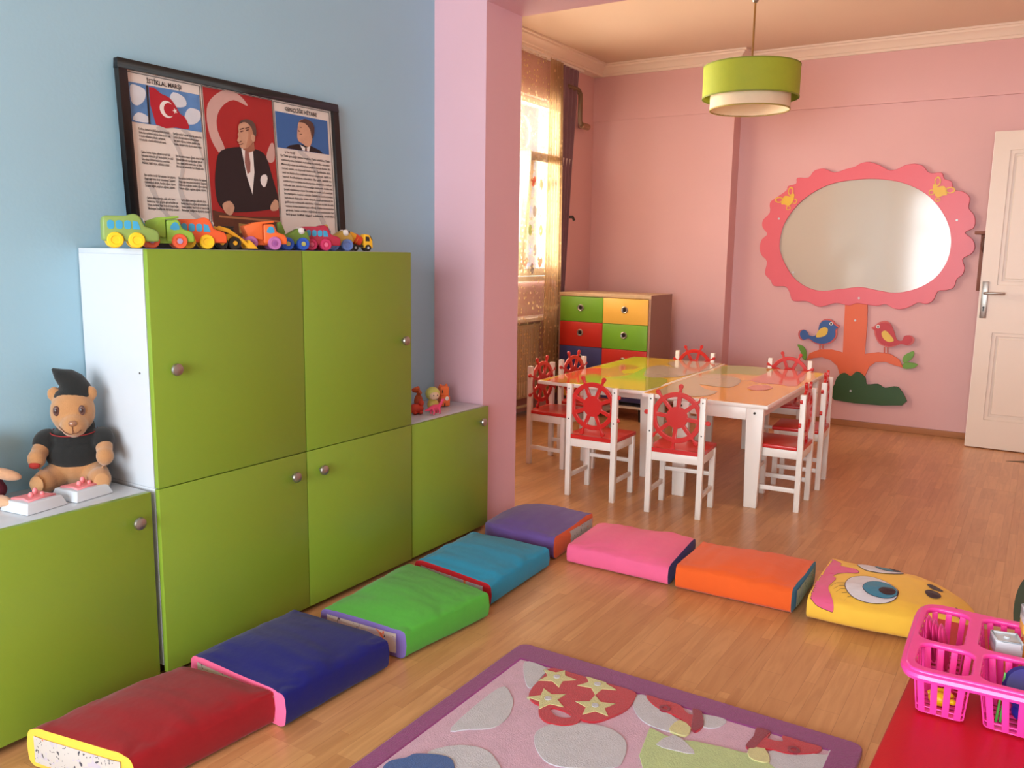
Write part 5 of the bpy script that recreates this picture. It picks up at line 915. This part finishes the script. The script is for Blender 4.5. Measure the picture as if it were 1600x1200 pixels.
# ================================================================ SMALL FIGURES
fz=.5795
fg=thing('doll_figure','small doll with yellow-green hair on the corner cabinet','figurine',(-2.235,2.905,fz),(0,0,R(-30))); YH=tm('doll_hair',(206,210,110)); DS=tm('doll_skin',(238,206,176))
obj('body',MB().ell((0,0,.026),(.022,.026,.028)).ell((.018,.016,.010),(.020,.011,.010)).ell((.018,-.016,.010),(.020,.011,.010)),tm('doll_dress',(206,186,90)),fg); obj('hair',MB().ell((-.004,0,.074),(.030,.033,.030)),YH,fg); obj('face',MB().ell((.012,0,.068),(.020,.024,.020)),DS,fg)
obj('eyes',MB().ell((.031,.009,.071),(.002,.0025,.003),8).ell((.031,-.009,.071),(.002,.0025,.003),8),BLACK,fg)
og=thing('orange_block_toy','small orange creature toy beside the pink pillar','figurine',(-2.262,3.020,fz),(0,0,R(-30))); OG=tm('bright_orange',(240,118,60))
obj('body',MB().box(-.02,.02,-.024,.024,0,.048),OG,og,bevel=.007,seg=3); obj('head',MB().box(-.018,.018,-.024,.020,.046,.092),OG,og,bevel=.008,seg=3); obj('ear',MB().ell((.0,-.016,.094),(.007,.007,.007),10).ell((.0,.012,.094),(.007,.007,.007),10),OG,og)
obj('belly_spot',MB().ell((.019,.008,.036),(.003,.010,.010),12),PW,og); obj('slot',MB().box(.0175,.0205,-.006,.000,.002,.016).box(.0165,.019,-.016,-.012,.062,.076),BLACK,og)
ot=thing('red_orange_toy','low red-orange toy behind the pink dinosaur on the corner cabinet','figurine',(-2.245,2.800,fz),(0,0,R(-30))); obj('body',MB().ell((0,0,.022),(.024,.034,.022)).ell((.004,.02,.045),(.014,.014,.016)),tm('vermilion',(206,66,40)),ot); obj('foot',MB().ell((.018,-.012,.008),(.014,.010,.008)).ell((.018,.014,.008),(.014,.010,.008)),tm('vermilion',(0,0,0)),ot)
rh=thing('curly_toy','orange curly toy behind the doll on the corner cabinet','figurine',(-2.300,2.885,fz)); obj('body',MB().ell((0,0,.035),(.018,.022,.035)),tm('rust',(206,96,50)),rh); obj('curls',MB().tube([(.01*math.cos(t*.9),-.012+.02*math.sin(t*.9),.07+.004*t) for t in range(8)],.009,8),tm('rust',(0,0,0)),rh)
dn=thing('pink_dinosaur','small pink dinosaur figure at the front edge of the corner cabinet','figurine',(-2.170,2.835,fz),(0,0,R(78))); DP=tm('dino_pink',(222,72,110))
b=MB().ell((0,0,.030),(.028,.012,.013),16).tube([(.022,0,.032),(.034,0,.044),(.042,0,.056)],[.010,.007,.006],10).ell((.045,0,.058),(.012,.006,.006),12).tube([(-.022,0,.030),(-.040,0,.024),(-.058,0,.022)],[.009,.006,.002],10)
for x in (-.016,.016):
    for s in (-1,1): b.tube([(x,s*.008,.028),(x+.003,s*.010,.012),(x,s*.010,.0025)],[.007,.0045,.005],8)
remesh(b,'body',DP,dn,.0014,2)
obj('eye',MB().ell((.049,.0055,.060),(.0012,.0012,.0015),6).ell((.049,-.0055,.060),(.0012,.0012,.0015),6),BLACK,dn)
